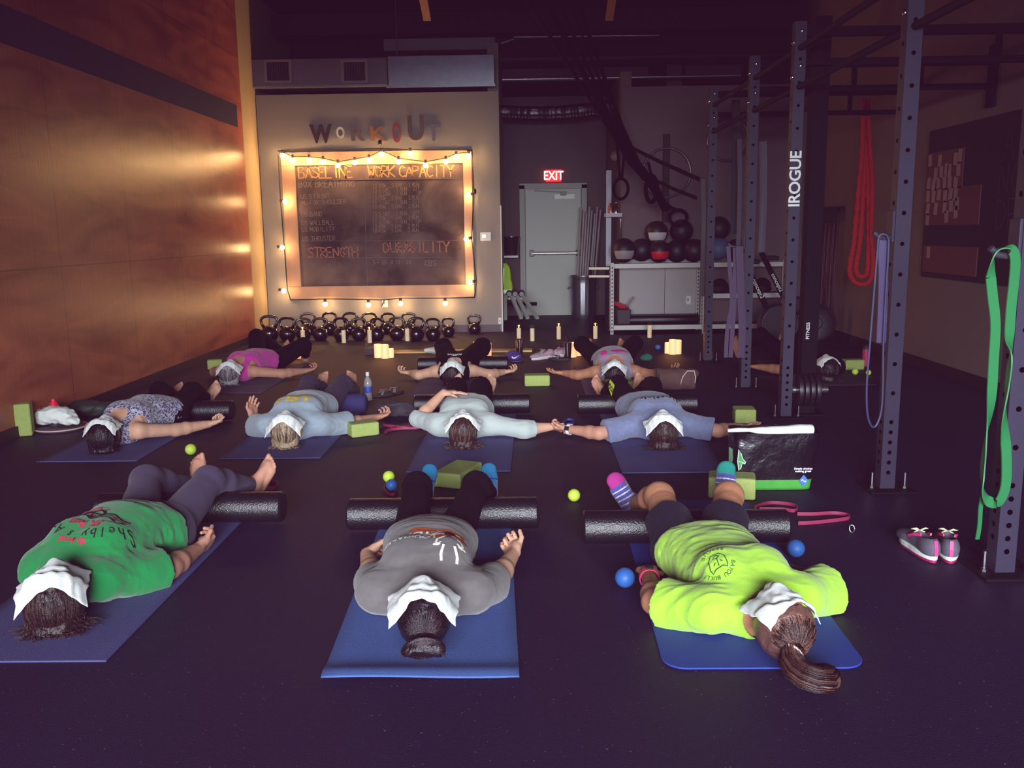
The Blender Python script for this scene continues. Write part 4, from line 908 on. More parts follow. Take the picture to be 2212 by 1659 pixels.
# --- WORKOUT letters
for ch,px0,px1,py0,py1,m,lab in (('W',668,718,269,309,mat('dark_brown_letter','#3a201a',.6),'dark brown slab letter W above the chalkboard'),
  ('O',726,745,274,299,mat('pale_grey_letter','#cfc6bc',.5),'small pale grey letter O beside the dark W'),
  ('R',758,789,274,304,mat('grey_brown_letter','#6c5852',.5,metal=.3),'grey metal letter R with a bright rivet'),
  ('K',799,837,273,304,mat('gold_letter','#9a6230',.45,metal=.3),'gold and brown letter K over the middle of the chalkboard'),
  ('O',846,867,264,308,mat('rust_letter','#7a2f1c',.5),'tall narrow rust-red letter O after the K'),
  ('U',880,916,250,303,mat('olive_brown_letter','#55402c',.5,metal=.3),'tallest letter, a striped brown U'),
  ('T',921,952,269,304,mat('tin_letter','#5c5054',.4,metal=.3),'thin tin letter T at the end of the word')):
    a=BY(px0,py0,YB-.02); c=BY(px1,py1,YB-.02); v,f=text_tris(ch,1,.03 if ch!='T' else .012,.0); mn,mx=v.min(0),v.max(0)
    b=MB(); cx,cz=(a[0]+c[0])/2,(a[2]+c[2])/2
    P=lambda y:[(cx+((p[0]-mn[0])/(mx[0]-mn[0])-.5)*(c[0]-a[0]),y,cz+((p[1]-mn[1])/(mx[1]-mn[1])-.5)*(a[2]-c[2])) for p in v]
    n=len(v); fr=P(YB-.035); bk=P(YB-.002); ed={}
    for q in f:
        for i in range(len(q)):
            e=(q[i],q[(i+1)%len(q)]); ed[e]=1
    b.add(fr+bk,[tuple(q) for q in f]+[tuple(i+n for i in q[::-1]) for q in f]+[(e[1],e[0],e[0]+n,e[1]+n) for e in ed if (e[1],e[0]) not in ed])
    o=tag(b.build('wall_letter',m),lab,'letter','letters spelling WORKOUT')
# --- chalkboard
x0,x1,z0,z1=-3.325,-.722,.497,2.49; fw=.185
t=thing('chalkboard','large chalkboard in a pale wood frame, lit by string lights','chalkboard',((x0+x1)/2,YB,z0))
M_frame=mat('pale_pine_frame','#b58f74',.55,var=.15,vscale=7,stretch=(1,1,.3))
for nm,c,s in (('frame_rail',((x0+x1)/2,YB-.03,z1-.09),(x1-x0,.045,.18)),('frame_rail',((x0+x1)/2,YB-.03,z0+.085),(x1-x0,.045,.17)),
               ('frame_stile',(x0+fw/2,YB-.03,(z0+z1)/2),(fw,.04,z1-z0-.35)),('frame_stile',(x1-.06,YB-.03,(z0+z1)/2),(.12,.04,z1-z0-.35))):
    b=MB(); b.box(c,s); b.build(nm,M_frame,t,bev=.004)
bx0,bx1,bz0,bz1=x0+fw,x1-.12,z0+.17,z1-.18
def cb_mat():
    m=mat('chalk_dusty_slate','#33262c',.85); nt=m.node_tree; N=nt.nodes; L=nt.links; b=N['Principled BSDF']
    tc=N.new('ShaderNodeTexCoord'); n=N.new('ShaderNodeTexNoise'); n.inputs['Scale'].default_value=1.7; n.inputs['Detail'].default_value=9; n.inputs['Distortion'].default_value=.5
    r=N.new('ShaderNodeValToRGB'); e=r.color_ramp.elements; e[0].position=.36; e[0].color=lin('#382a2e'); e[1].position=.78; e[1].color=lin('#857068')
    L.new(tc.outputs['Object'],n.inputs['Vector']); L.new(n.outputs['Fac'],r.inputs[0]); L.new(r.outputs[0],b.inputs['Base Color']); return m
b=MB(); b.box(((bx0+bx1)/2,YB-.02,(bz0+bz1)/2),(bx1-bx0,.03,bz1-bz0)); b.build('slate',cb_mat(),t)
yk=YB-.037; W1=mat('orange_chalk','#b98a5c',.9); W2=mat('white_chalk','#8f7e76',.9); W3=mat('red_chalk','#a8705c',.9)
def Z(px,py): p=BY(px,py,yk); return p
def head(s,px,py,hpx,m,w=.016,adv=.78):
    b=MB(); o=Z(px,py); chalk(b,s,o,(1,0,-.0),(0,0,1),hpx/158.,w,adv); b.build('chalk_heading',m,t)
head('BASELINE',645,385,24,W1,.018,.62); head('WORK',795,383,24,W1,.018,.62); head('CAPACITY',862,383,24,W1,.018,.62); head('STRENGTH',666,556,21,W3,.016,.66); head('DURABILITY',829,546,22,W3,.016,.66)
b=MB(); chalk(b,'BOX BREATHING',Z(646,405),(1,0,0),(0,0,1),.085,.009,.72)
for s,px,py in (('US 5 FRONT',650,430),('MU FOR SHOULDER',652,443),('US BAND',652,468),('US WALLBALL',652,487),('US MOBILITY',652,501),('US THRUSTER',654,521)): chalk(b,s,Z(px,py),(1,0,.02),(0,0,1),.06,.006,.72)
for i in range(11): chalk(b,random.choice(['15 SQUAT + 1 RUN + SIT','10 ROW + 5 BAR + 2 RUN','12 CLEAN + 1 RUN + 8 UP']),Z(805,405+i*9.2+(6 if i>5 else 0)),(1,0,.01),(0,0,1),.05,.005,.62)
chalk(b,'5 - 25 30 10 - 20',Z(806,571),(1,0,0),(0,0,1),.05,.006,.7); chalk(b,'KBS',Z(918,574),(1,0,0),(0,0,1),.075,.008,.75)
b.build('chalk_notes',W2,t)
b=MB()
for p,q in (((640,390),(988,386)),((640,521),(990,519)),((644,557),(990,556)),((786,380),(794,620))): b.bar(Z(*p),Z(*q),.010,.002)
b.build('chalk_rules',W2,t)
# --- string lights
t=thing('string_lights','string of warm round bulbs looped around the chalkboard frame','string lights',((x0+x1)/2,YB,z0))
S_=lambda x,y,Y=YB-.105: BY(520+x/3.317,220+y/3.318,Y)
tops=[(300,385),(372,418),(490,418),(590,430),(697,455),(818,435),(920,418),(1010,375),(1132,430),(1215,370),(1325,455),(1470,428),(1545,395),(1632,388)]
left=[(318,715),(297,1045),(308,1355)]; right=[(1632,668),(1617,985),(1645,1295)]; bot=[(605,1450),(915,1455),(1145,1445),(1465,1445)]
M_wire=mat('black_cable','#1a1210',.6); M_bulb=mat('lit_warm_bulb','#ffdca0',.3,emit=32,ecol='#ffcf80')
wires=[[(265,352),(700,345),(1005,335),(1300,345),(1660,345)],[(265,352)]+[(x,y-26) for x,y in tops if (x,y) not in((1215,370),)]+[(1660,345)],[(268,380),(285,700),(312,1040),(335,1350),(358,1420)],
 [(358,1420)]+[(x,y-38) for x,y in bot[:2]]+[(1030,1420)]+[(x,y-38) for x,y in bot[2:]]+[(1675,1402)],[(1675,1402),(1690,1290),(1655,985),(1668,660),(1658,345)],[(1030,1420),(1010,1465)]]
for w in wires:
    b=MB(); b.tube([S_(*p,YB-.085) for p in w],.007,6); b.build('cable',M_wire,t,smooth=True)
BULBS=[]
for grp,dx,dz in ((tops,0,1),(bot,0,1),(left,-1,0),(right,1,0)):
    for p in grp:
        c=S_(*p); BULBS.append(c); b=MB(); b.ball(c,.034,14); o=b.build('bulb',M_bulb,t,smooth=True)
        d=V(dx*.8,0,dz*.9 if dz else .25); d=nrm(d); b=MB(); b.lathe([(.012,.022),(.019,.03),(.021,.065),(.012,.075)],10,c,d); b.build('socket',mat('black_socket','#140d0c',.5),t,smooth=True,auto=40)
for p in ((998,310),(1675,660)):
    c=S_(*p); b=MB(); b.lathe([(.012,0),(.024,.01),(.026,.05),(.012,.07)],10,c,(0,0,1)); b.build('socket',mat('black_socket','#140d0c',.5),t,smooth=True,auto=40)
# ================================================================ PULL-UP RIG
rig=thing('pull_up_rig','black steel pull-up rig of bolted uprights tied to the right wall','pull-up rig',(1.92,6.4,0))
RY=[3.46,4.64,6.51,7.74,9.37]; RX=1.920; RZ=2.79; PW=.078
def post(x,y,h,holes=True,m=M_steel):
    b=MB(); b.box((x,y,h/2+.006),(PW,PW,h))
    if holes:
        z=.10
        while z<h-.1:
            b.lathe([(.0001,0),(.0115,0)],10,(x,y-PW/2-.0006,z),(0,-1,0),mi=1); b.lathe([(.0001,0),(.0115,0)],10,(x-PW/2-.0006,y,z+.05),(-1,0,0),mi=1)
            z+=.055 if z<.36 else .155
    o=b.build('upright',[m,mat('bolt_hole','#08050a',.9)],rig); return o
def bolt(x,y,z,d,parent,r=.017):
    b=MB(); b.lathe([(r,0),(r*.95,.006),(r*.6,.011),(.0001,.013)],10,(x,y,z),d); b.build('bolt',M_bolt,parent,smooth=True,auto=40)
for i,y in enumerate(RY):
    o=post(RX,y,RZ)
    b=MB(); b.box((RX+.01,y,.006),(.24,.22,.012)); bp=b.build('base_plate',M_steel_dk,o,bev=.003)
    for sx,sy in ((-.085,-.02),(.085,-.03),(.06,.08)):
        b=MB(); b.lathe([(.016,0),(.016,.012),(.008,.014),(.008,.085),(.0001,.09)],8,(RX+.01+sx,y+sy,.012),(0,0,1)); b.build('anchor_bolt',M_bolt,bp,smooth=True,auto=35)
    for z in (2.73,2.62,2.50,2.36): bolt(RX+.006,y-PW/2,z,(0,-1,0),o)
    for z in (2.66,2.43): bolt(RX-PW/2,y,z,(-1,0,0),o,.015)
    for z in (2.73,2.53):
        b=MB(); b.bar((RX+PW/2,y,z),(XR-.04,y,z),.06 if z>2.6 else .045); b.build('crossbar',M_steel_dk,rig)
    for x in (2.75,3.3):
        b=MB(); b.bar((x,y,2.53),(x,y,2.73),.035); b.build('tie_bar',M_steel_dk,rig)
    b=MB(); b.box((XR-.028,y,2.61),(.05,.09,.50)); b.build('wall_bracket',M_steel_dk,rig,bev=.004)
for a,c in zip(RY,RY[1:]):
    for z in (2.62,2.36):
        b=MB(); b.tube([(RX,a+PW/2,z),(RX,c-PW/2,z)],.021,12); b.build('pull_up_bar',mat('rough_black_bar','#15111a',.75,spec=.15),rig,smooth=True,auto=50)
# lettering on the third upright
L_=mat('white_lettering','#eef0ea',.6); o=[x for x in rig.children if x.name.startswith('upright')][2]
zt=(BY(1712,333,6.47)[2]+BY(1712,448,6.47)[2])/2
text_on('lettering','IROGUE',(RX,6.51-PW/2-.0015,zt+.012),(0,0,1),(-1,0,0),.112,L_,o,bold=.0022,spacing=.95)
b=MB(); b.box((2.105,6.62,1.425),(.115,.11,2.85)); b.build('storage_upright',M_steel_dk,rig,bev=.004)
b=MB(); b.box((2.105,6.62,.008),(.24,.24,.016)); b.build('base_plate',M_steel_dk,rig,bev=.003)
text_on('lettering','FITNESS',(2.085,6.62-.0565,BY(1722,715,6.56)[2]),(0,0,1),(-1,0,0),.036,mat('white_lettering','#eef0ea',.6),rig,bold=.0004)
# hooks
def hook(px,py,i,label):
    y=RY[i]; c=BY(px,py,y-.06); h=thing('band_hook',label,'hook',(c[0],y,c[2]))
    b=MB(); b.tube([(RX-PW/2-.005,y-.02,c[2]+.0),(RX-.09,y-.05,c[2]-.012),(c[0]-.015,y-.06,c[2]-.004),(c[0]-.045,y-.065,c[2]+.022)],.013,10); b.build('peg',mat('worn_steel','#7a7484',.35,metal=.8),h,smooth=True,auto=50)
    b=MB(); b.box((RX-PW/2-.008,y,c[2]+.05),(.014,PW,.16)); b.build('hook_plate',M_steel,h,bev=.003); return V(c[0],y-.055,c[2]+.01)
h1=hook(1905,511,1,'steel hook on the second upright holding the blue band'); h0=hook(2163,548,0,'steel hook on the nearest upright holding the green band'); h3=hook(1583,531,3,'steel hook on the fourth upright holding the mauve bands')
h2=None
# ================================================================ THINGS ON THE FLOOR
M_mat=[mat('blue_violet_foam','#4a4e80',.8,bump=.25,bscale=260,var=.12,vscale=60),mat('royal_blue_foam','#4464a4',.8,bump=.25,bscale=260,var=.12,vscale=60),
       mat('deep_blue_foam','#1d3f9a',.75,bump=.2,bscale=300),mat('dusty_violet_foam','#5d5070',.85,bump=.25,bscale=260),mat('dark_grey_foam','#3a3440',.85,bump=.25,bscale=260)]
MT='yoga mats under the people'
def yoga_mat(x0,x1,y0,y1,m,label,th=.006,curl=0,rad=0,sk=0):
    n=4; 
    cx=(x0+x1)/2; ny=40; xs=[x0+(x1-x0)*i/10 for i in range(11)]; b=MB()
    if rad:
        pts=[]
        for (px,py,a0) in ((x1-rad,y1-rad,0),(x0+rad,y1-rad,90),(x0+rad,y0+rad,180),(x1-rad,y0+rad,270)):
            for k in range(9): a=math.radians(a0+90*k/8); pts.append((px+rad*math.cos(a)+sk*(py-y0),py+rad*math.sin(a)))
        b.prism(pts,.0005,th); o=b.build('yoga_mat',m,bev=.002)
    else:
        P=[];F=[]
        for j in range(ny+1):
            t=(j/ny)**1.6; y=y0+(y1-y0)*t; z=.0008
            if curl: d=y-y0; z+=curl*math.exp(-((d-.035)/.045)**2)+curl*.0*max(0,.12-d)
            for x in xs: P.append((x+sk*(y-y0),y,z+ (curl*.25*math.sin(x*9)*math.exp(-(d/.08)**2) if curl else 0)))
        W=len(xs)
        for j in range(ny):
            for i in range(W-1): a=j*W+i; F.append((a,a+1,a+W+1,a+W))
        b.add(P,F); o=b.build('yoga_mat',m,smooth=True); s=o.modifiers.new('solid','SOLIDIFY'); s.thickness=th-.001; s.offset=1
    return tag(o,label,'yoga mat',MT)
yoga_mat(-2.04,-1.415,2.728,4.55,M_mat[0],'blue-violet mat under the person in the green T-shirt')
yoga_mat(-.665,-.035,2.60,4.35,M_mat[1],'bright blue mat with a curled end under the person in grey',curl=.012,sk=-.035)
yoga_mat(.43,1.085,2.655,4.45,M_mat[2],'deep blue thick mat with rounded corners under the neon yellow T-shirt',rad=.075,th=.0065,sk=.02)
yoga_mat(-3.105,-2.463,5.37,7.2,M_mat[0],'blue-violet mat under the person in animal print')
yoga_mat(-1.95,-1.308,5.40,7.2,M_mat[0],'blue-violet mat under the person with gold shirt print')
yoga_mat(-.72,-.104,5.05,6.75,M_mat[0],'blue-violet mat under the person in pale grey long sleeves',sk=.01)
yoga_mat(.545,1.175,4.985,6.7,M_mat[0],'blue-violet mat under the person in the blue-grey T-shirt',sk=.005)
y=G(520,850)[1]; yoga_mat(G(437,850)[0],G(565,850)[0],y,y+1.75,M_mat[3],'dusty violet mat under the grey-haired person')
y=G(985,862)[1]; yoga_mat(-1.02,-.40,7.55,9.3,M_mat[3],'dusty violet mat under the person in the black tank top')
yoga_mat(.50,1.10,7.36,9.1,M_mat[3],'dusty violet mat under the person in mauve and pink')
yoga_mat(2.42,3.10,7.80,9.4,M_mat[4],'dark mat under the person behind the rig posts')
# --- foam rollers
M_roll=mat('black_bead_foam','#100e14',.34,bump=.35,bscale=150,var=.3,vscale=140,spec=.9)
def roller(x0,x1,y,label,z=.0835,r=.0745):
    t=thing('foam_roller',label,'foam roller',((x0+x1)/2,y,0),'foam rollers under knees'); e=.008
    b=MB(); b.lathe([(0.0001,0),(r-e,0),(r,e),(r,x1-x0-e),(r-e,x1-x0),(.0001,x1-x0)],40,(x0,y,z),(1,0,0)); b.build('foam_body',M_roll,t,smooth=True,auto=40)
    return t
RL=dict(green='black foam roller under the knees of the person in green',grey='black foam roller under the knees of the person in grey with blue socks',neon='black foam roller under the bare knees of the person in neon yellow',
 leop='black foam roller beyond the person in animal print',lgrey='black foam roller under the knees of the person in pale grey',lip='black foam roller under the knees of the person in blue-grey',posi='black foam roller under the knees of the person in the black tank top')
for k,v in ROL.items(): roller(v[0][0][0],v[0][1][0],v[0][0][1],RL[k])
# --- yoga blocks
M_blk=mat('olive_green_foam','#98a85c',.85,bump=.3,bscale=200,var=.2,vscale=40)
def block(px,py,label,size=(.23,.15,.10),rz=0,z=0,stand=False):
    p=G(px,py); b=MB(); s=size; b.box((0,0,s[2]/2),s); o=b.build('yoga_block',M_blk,bev=.012); o.location=(p[0],p[1],z+.0015); o.rotation_euler=(0,0,rz); return tag(o,label,'yoga block','green foam yoga blocks')
p=block(52,940,'green block standing on end against the plywood wall',(.13,.12,.235),.35)
block(465,797,'green block behind the grey-haired head, beside a water bottle',(.15,.10,.10),.3)
block(785,940,'green block beside the outstretched hand of the gold-print shirt',(.20,.12,.095),.5)
block(1160,832,'green block alone on the floor between the two back rollers',(.23,.15,.10),.03)
block(1338,846,'green block behind the raised knee with the yellow tag',(.24,.15,.10),-.05)
block(1607,913,'green block touched by the open hand of the blue-grey T-shirt',(.15,.16,.11),-.1)
block(990,1040,'green block between the blue socks',(.17,.30,.085),-.38)
block(1580,1071,'green block beside the bag, behind the bare knee',(.24,.15,.115),-.22)
block(1842,798,'green block next to the pink bottle by the wall',(.19,.11,.10),.05)
# --- balls
def ball(px,py,r,m,label,zf=0):
    p=G(px,py,r+zf); t=MB(); t.ball((0,0,0),r,22); o=t.build('massage_ball',m,smooth=True); o.location=(p[0],p[1],r+zf+.001); return tag(o,label,'ball','small massage balls on the floor')
M_yel=mat('lime_ball_rubber','#c6e24c',.55,bump=.05,bscale=90); M_blu=mat('blue_ball_rubber','#2660aa',.5,bump=.1,bscale=120)
ball(412,971,.036,M_yel,'lime ball on the bare floor between two blue-violet mats'); ball(840,1030,.034,M_yel,'lime ball touching a blue ball beside the blue sock'); ball(846,1048,.032,M_blu,'blue ball touching a lime ball beside the blue sock')
ball(1240,1070,.033,M_yel,'lime ball alone between the two front rollers'); ball(1350,1248,.040,M_blu,'blue ball beside the pink wristwatch'); ball(1719,1185,.038,M_blu,'blue ball at the end of the neon person\'s roller')
ball(1421,750,.032,M_blu,'small blue ball near the pillar candles at the back'); ball(1847,803,.030,M_yel,'lime ball against the block by the wall'); ball(1876,805,.026,M_yel,'smaller lime ball near the pink bottle by the wall')
# --- resistance bands on the floor
M_pink=mat('pink_rubber_band','#8e2a4e',.5); M_bband=mat('blue_rubber_band','#34468e',.5)
def fband(pts,m,label,w=.014,z=.010,closed=False):
    P=[G(x,y,z) for x,y in pts]; Q=[]
    n=len(P)
    for i in range(n if closed else n-1):
        p0,p1,p2,p3=P[(i-1)%n] if closed or i>0 else P[i],P[i],P[(i+1)%n],P[(i+2)%n] if closed or i+2<n else P[(i+1)%n]
        for k in range(6): w_=k/6; Q.append(.5*((2*p1)+(-p0+p2)*w_+(2*p0-5*p1+4*p2-p3)*w_**2+(-p0+3*p1-3*p2+p3)*w_**3))
    if not closed: Q.append(P[-1])
    for q in Q: q[2]=z
    b=MB(); 
    b.ribbon(Q+([Q[0]] if closed else []),.018,V(0,0,1),w*.4); return tag(b.build('resistance_band',m,smooth=False,bev=.001),label,'resistance band')
fband([(1630,1096),(1660,1086),(1700,1088),(1722,1095),(1716,1103),(1690,1100),(1640,1099)],M_pink,'pink band loop behind the neon person\'s roller, under the green block')
fband([(1722,1110),(1760,1110),(1800,1108),(1830,1112),(1832,1119),(1800,1124),(1750,1129),(1724,1130)],M_pink,'pink band loop lying past the roller end towards the shoes')
fband([(540,1062),(570,1058),(596,1052),(598,1042),(580,1038),(560,1044)],M_pink,'pink band loop beside the bare foot of the person in green')
fband([(828,918),(850,921),(875,922),(900,915),(920,917),(905,924),(870,925),(845,928),(832,934),(840,928),(860,921)],M_pink,'pink band twisted in a figure eight left of the pale grey sleeve')
fband([(836,1044),(830,1056),(838,1066),(852,1068),(858,1060)],mat('dark_red_rubber_band','#7a1c34',.5),'dark red band loop under the blue ball')
fband([(1216,912),(1226,906),(1240,908),(1238,914),(1222,917)],M_bband,'small blue band loop behind the joined hands')
# --- candles
M_wax=mat('white_self_lit_wax','#f0ece0',.5,emit=.35,ecol='#ffd8a0',sub=.1); M_glow=mat('glowing_candle_wax','#ffd8a8',.5,emit=.9,ecol='#ffb070'); M_fl=mat('candle_flame','#fff0c0',.5,emit=22,ecol='#ffcc70')  # both waxes emit faintly, standing in for flame light shining through them
def glassm():
    m=mat('clear_glass','#ffffff',.05,trans=1,ior=1.45); return m
M_glass=glassm(); CAND=[]
def jar(px,py,label,lit=True,s=1):
    p=G(px,py); t=thing('jar_candle',label,'candle',p,'tall glass candles in a row'); h=.205*s; r=.030*s
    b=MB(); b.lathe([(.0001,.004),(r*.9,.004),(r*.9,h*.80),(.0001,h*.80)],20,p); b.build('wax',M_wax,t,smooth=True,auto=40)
    b=MB(); b.lathe([(.0001,0),(r,0),(r,h),(r*.94,h),(r*.94,.004)],20,p); b.build('glass_jar',M_glass,t,smooth=True,auto=40)
    if lit:
        b=MB(); b.lathe([(.0001,0),(.0065,.008),(.005,.018),(.0001,.032)],10,p+V(0,0,h*.80+.006)); b.build('flame',M_fl,t,smooth=True); CAND.append(p+V(0,-.0,h*.80+.025))
    b=MB(); b.tube([p+V(0,0,h*.8-.004),p+V(0,0,h*.8+.012)],.0015,5); b.build('wick',M_black,t)
J=[(655,741,1,'lit glass candle in front of the third kettlebell'),(743,741,0,'unlit-looking glass candle in front of the middle kettlebells'),(799,741,1,'lit glass candle beside the dark wedge at the metal strip'),(880,737,0,'glass candle in front of the last crowded kettlebells'),
 (1121,737,1,'brightest lit glass candle, at the wall end by the alcove'),(1150,737,0,'glass candle just past the brightest one by the alcove'),(1207,733,1,'lit glass candle in front of the grey door'),(1286,732,1,'lit glass candle in front of the trash can'),(1403,730,0,'glass candle in front of the storage shelf')]
for x,y,l,lab in J: jar(x,y,lab,l)
def pillar(px,py,r,h,label):
    p=G(px,py); r*=1.08; t=thing('pillar_candle',label,'candle',p,'white pillar candles in clusters')
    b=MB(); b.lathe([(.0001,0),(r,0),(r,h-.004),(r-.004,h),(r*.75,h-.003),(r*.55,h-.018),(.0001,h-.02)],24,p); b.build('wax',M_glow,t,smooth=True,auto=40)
    b=MB(); b.tube([p+V(0,0,h-.02),p+V(0,0,h-.004)],.0018,5); b.build('wick',M_black,t)
    b=MB(); b.lathe([(.0001,0),(.005,.006),(.0035,.013),(.0001,.022)],10,p+V(0,0,h-.016)); b.build('flame',M_fl,t,smooth=True); CAND.append(p+V(0,0,h+.012))
for x,y,r,h,l in ((817,772,.040,.15,'left pillar of the three beside the metal strip'),(832,774,.040,.155,'tallest pillar of the three beside the metal strip'),(845,772,.030,.10,'shortest pillar of the three beside the metal strip'),
 (633,770,.040,.15,'taller pillar behind the bent knee of the grey-haired person'),(646,774,.038,.12,'shorter pillar behind the bent knee of the grey-haired person'),(1030,764,.038,.14,'pillar behind the raised knees of the black tank top, nearer the middle'),(1054,773,.038,.17,'pillar beside the raised right knee of the black tank top'),
 (1237,771,.042,.16,'taller pillar beside the steel tumbler with a straw'),(1249,768,.034,.10,'shorter pillar beside the steel tumbler with a straw'),(1443,763,.036,.12,'shortest pillar of the three in front of the shelf'),(1453,765,.040,.165,'middle pillar of the three in front of the shelf'),(1463,764,.042,.155,'right pillar of the three in front of the shelf')): pillar(x,y,r,h,l)
# --- long metal floor strip
a=G(797,766); c=G(1160,762); y=11.0
a=G(800,765); c=G(1150,763); t=thing('floor_strip','long low metal-topped wooden strip on the floor catching the warm light','strip',((a[0]+c[0])/2,a[1],0))
b=MB(); b.box(((a[0]+c[0])/2,a[1]+.09,.012),(c[0]-a[0],.16,.024)); b.build('strip_board',mat('brass_toned_strip','#b0905a',.35,metal=.5),t,bev=.004)
b=MB(); b.prism([(a[0]-.05,a[1]-.06),(a[0]+.11,a[1]-.02),(a[0]+.06,a[1]+.2),(a[0]-.02,a[1]+.2)],0,.07); b.build('end_wedge',mat('dark_wedge','#2a181c',.6),t)
# --- kettlebells
M_kb=mat('glossy_black_iron','#1b1215',.22,spec=.7,coat=.4)
def kettlebell():
    t=thing('kettlebell','k','kettlebell',(0,0,0),'black kettlebells along the wall')
    b=MB(); b.lathe([(.0001,0),(.055,0),(.085,.02),(.100,.06),(.103,.10),(.092,.14),(.065,.172),(.03,.188),(.0001,.19)],24); b.build('bell',M_kb,t,smooth=True)
    P=[(-.062,0,.155),(-.088,0,.205),(-.098,0,.245),(-.085,0,.275),(-.05,0,.292),(0,0,.297),(.05,0,.292),(.085,0,.275),(.098,0,.245),(.088,0,.205),(.062,0,.155)]
    b=MB(); b.tube(P,[.021,.018,.017,.017,.0175,.0175,.0175,.017,.017,.018,.021],12); b.build('handle',M_kb,t,smooth=True); return t
KP=[(584,736,1.10,.1),(622,736,1.02,-.1),(657,735,.96,.3),(693,735,.98,.1),(738,736,1.0,-.2),(776,735,.96,.2),(815,735,.96,-.5),(858,734,.98,.05),(900,736,1.0,.25),(936,735,.94,-.3),(969,727,.82,-.1),(1025,721,.86,.05),
    (672,721,1.0,.2),(717,721,1.02,-.2),(760,721,1.0,0),(800,721,.98,.3),(840,721,.96,-.2),(884,721,.95,.1)]
KL=['widest kettlebell, beside the plywood wall edge','second kettlebell from the plywood wall','kettlebell directly behind the first lit candle','fourth kettlebell from the plywood wall','kettlebell behind the unlit candle','kettlebell right of the unlit candle','kettlebell turned askew, right of the wedge candle','kettlebell left of the fourth candle with a clear handle','large kettlebell just right of the fourth candle','last kettlebell of the crowded row','small kettlebell standing apart from the row','lone kettlebell farthest along, against the grey wall',
  'kettlebell in the back row between third and fourth','back-row kettlebell with its handle above the fourth gap','back-row kettlebell above the unlit candle gap','back-row kettlebell behind the wedge candle','back-row kettlebell behind the askew one','back-row kettlebell behind the fourth candle']
proto=None
for (x,y,s,r),lab in zip(KP,KL):
    p=G(x,y); p[1]=min(p[1],YB-.14)
    if proto is None: proto=kettlebell(); o=proto; o.location=p; o.rotation_euler=(0,0,r); o.scale=(s,)*3; o['label']=lab
    else: dup(proto,p,r,lab,s)
# --- bottles and tumblers
def bottle(px,py,prof,parts,label,name='water_bottle',cat='bottle'):
    p=G(px,py); t=thing(name,label,cat,p)
    for nm,pr,m in parts: b=MB(); b.lathe(pr,20,p); b.build(nm,m,t,smooth=True,auto=50)
    return t
M_clear=mat('clear_plastic','#e8e4e0',.12,trans=.75,ior=1.3)
bottle(450,772,None,[('bottle_body',[(.0001,0),(.032,0),(.034,.02),(.034,.07),(.03,.08),(.033,.09),(.033,.15),(.014,.19),(.013,.20)],M_clear),('label_band',[(.035,.10),(.035,.145)],mat('white_label','#c8d0c4',.6)),('cap',[(.0001,.22),(.015,.22),(.015,.20),(.0145,.198)],M_white)],'clear water bottle with a pale label behind the green block')
bottle(796,864,None,[('bottle_body',[(.0001,0),(.033,0),(.035,.02),(.031,.05),(.035,.07),(.035,.14),(.030,.17),(.013,.205),(.013,.215)],M_clear),('label_band',[(.036,.065),(.036,.12)],mat('blue_label','#2a4aa8',.5)),('cap',[(.0001,.24),(.0155,.24),(.0155,.21),(.015,.208)],M_white)],'clear sports bottle with a blue label beside the bare feet')
p0=G(112,908)
bottle(121,923,None,[('bottle_body',[(.0001,0),(.045,0),(.047,.01),(.047,.13),(.040,.15),(.0001,.152)],mat('dark_slate_plastic','#28303c',.4)),('cap',[(.040,.150),(.036,.165),(.016,.195),(.014,.215),(.0001,.217)],mat('bright_red_cap','#e0203c',.4,emit=.05))],'dark bottle with a bright red cap by the plywood wall')
bottle(1869,790,None,[('bottle_body',[(.0001,0),(.034,0),(.036,.01),(.036,.17),(.0001,.172)],mat('pink_patterned_plastic','#d8406c',.5,var=1.0,vscale=55,col2='#7a1838')),('cap',[(.034,.172),(.030,.20),(.016,.215),(.0001,.216)],mat('dark_cap','#2c2024',.5))],'pink patterned bottle with a dark cap near the right wall')
M_chrome=mat('polished_steel','#d8d4d2',.12,metal=1)
for px,py,lab,st in ((1122,767,'steel tumbler by the purple cap at the end of the metal strip',0),(1226,776,'steel tumbler with a dark straw beside the pillar candles',1)):
    t=bottle(px,py,None,[('cup',[(.0001,0),(.034,0),(.036,.01),(.048,.17),(.048,.175)],M_chrome),('lid',[(.0001,.185),(.045,.185),(.049,.178),(.049,.172)],mat('dark_lid','#2a2026',.3))],lab,'tumbler','cup')
    if st: b=MB(); p=G(px,py); b.tube([p+V(-.01,0,.17),p+V(-.018,0,.26)],.004,6); b.build('straw',mat('maroon_straw','#5a1a38',.4),t)
# --- soft heaps: smooth lumps of cloth
def heap(px,py,blobs,m,name,label,cat,h=.012,wr=.006,fr=(14,14,14),seed=3,dz=0):
    p=G(px,py); lo=V(9,9,9);hi=-lo; E=[]
    for dx,dy,z,rx,ry,rz in blobs: e=Ell(p+V(dx,dy,z),V(rx,ry,rz)); E.append(e); a,c=e.bounds(); lo=np.minimum(lo,a); hi=np.maximum(hi,c)
    lo=lo-.04; hi=hi+.04; lo[2]=-.01; g=Grid(lo,hi,h*.55); g.begin(); [g.prim(e,0,.04) for e in E]; g.end(); g.wrinkle(wr,fr,seed); g.cut((0,0,.003+dz),(0,0,-1)); v,q=g.mesh(); return tag(mesh_from(v,q,name,m),label,cat)
M_tow2=mat('white_cotton','#e4eae4',.9,bump=.3,bscale=200)
heap(122,925,[(0,0,.11,.13,.09,.05),(.10,-.02,.085,.06,.06,.035),(.15,-.05,.06,.05,.04,.022),(-.06,0,.085,.09,.08,.05)],M_tow2,'crumpled_towel','white towel crumpled on a dark disc by the plywood wall','towel',wr=.010,fr=(16,16,26),dz=.030)
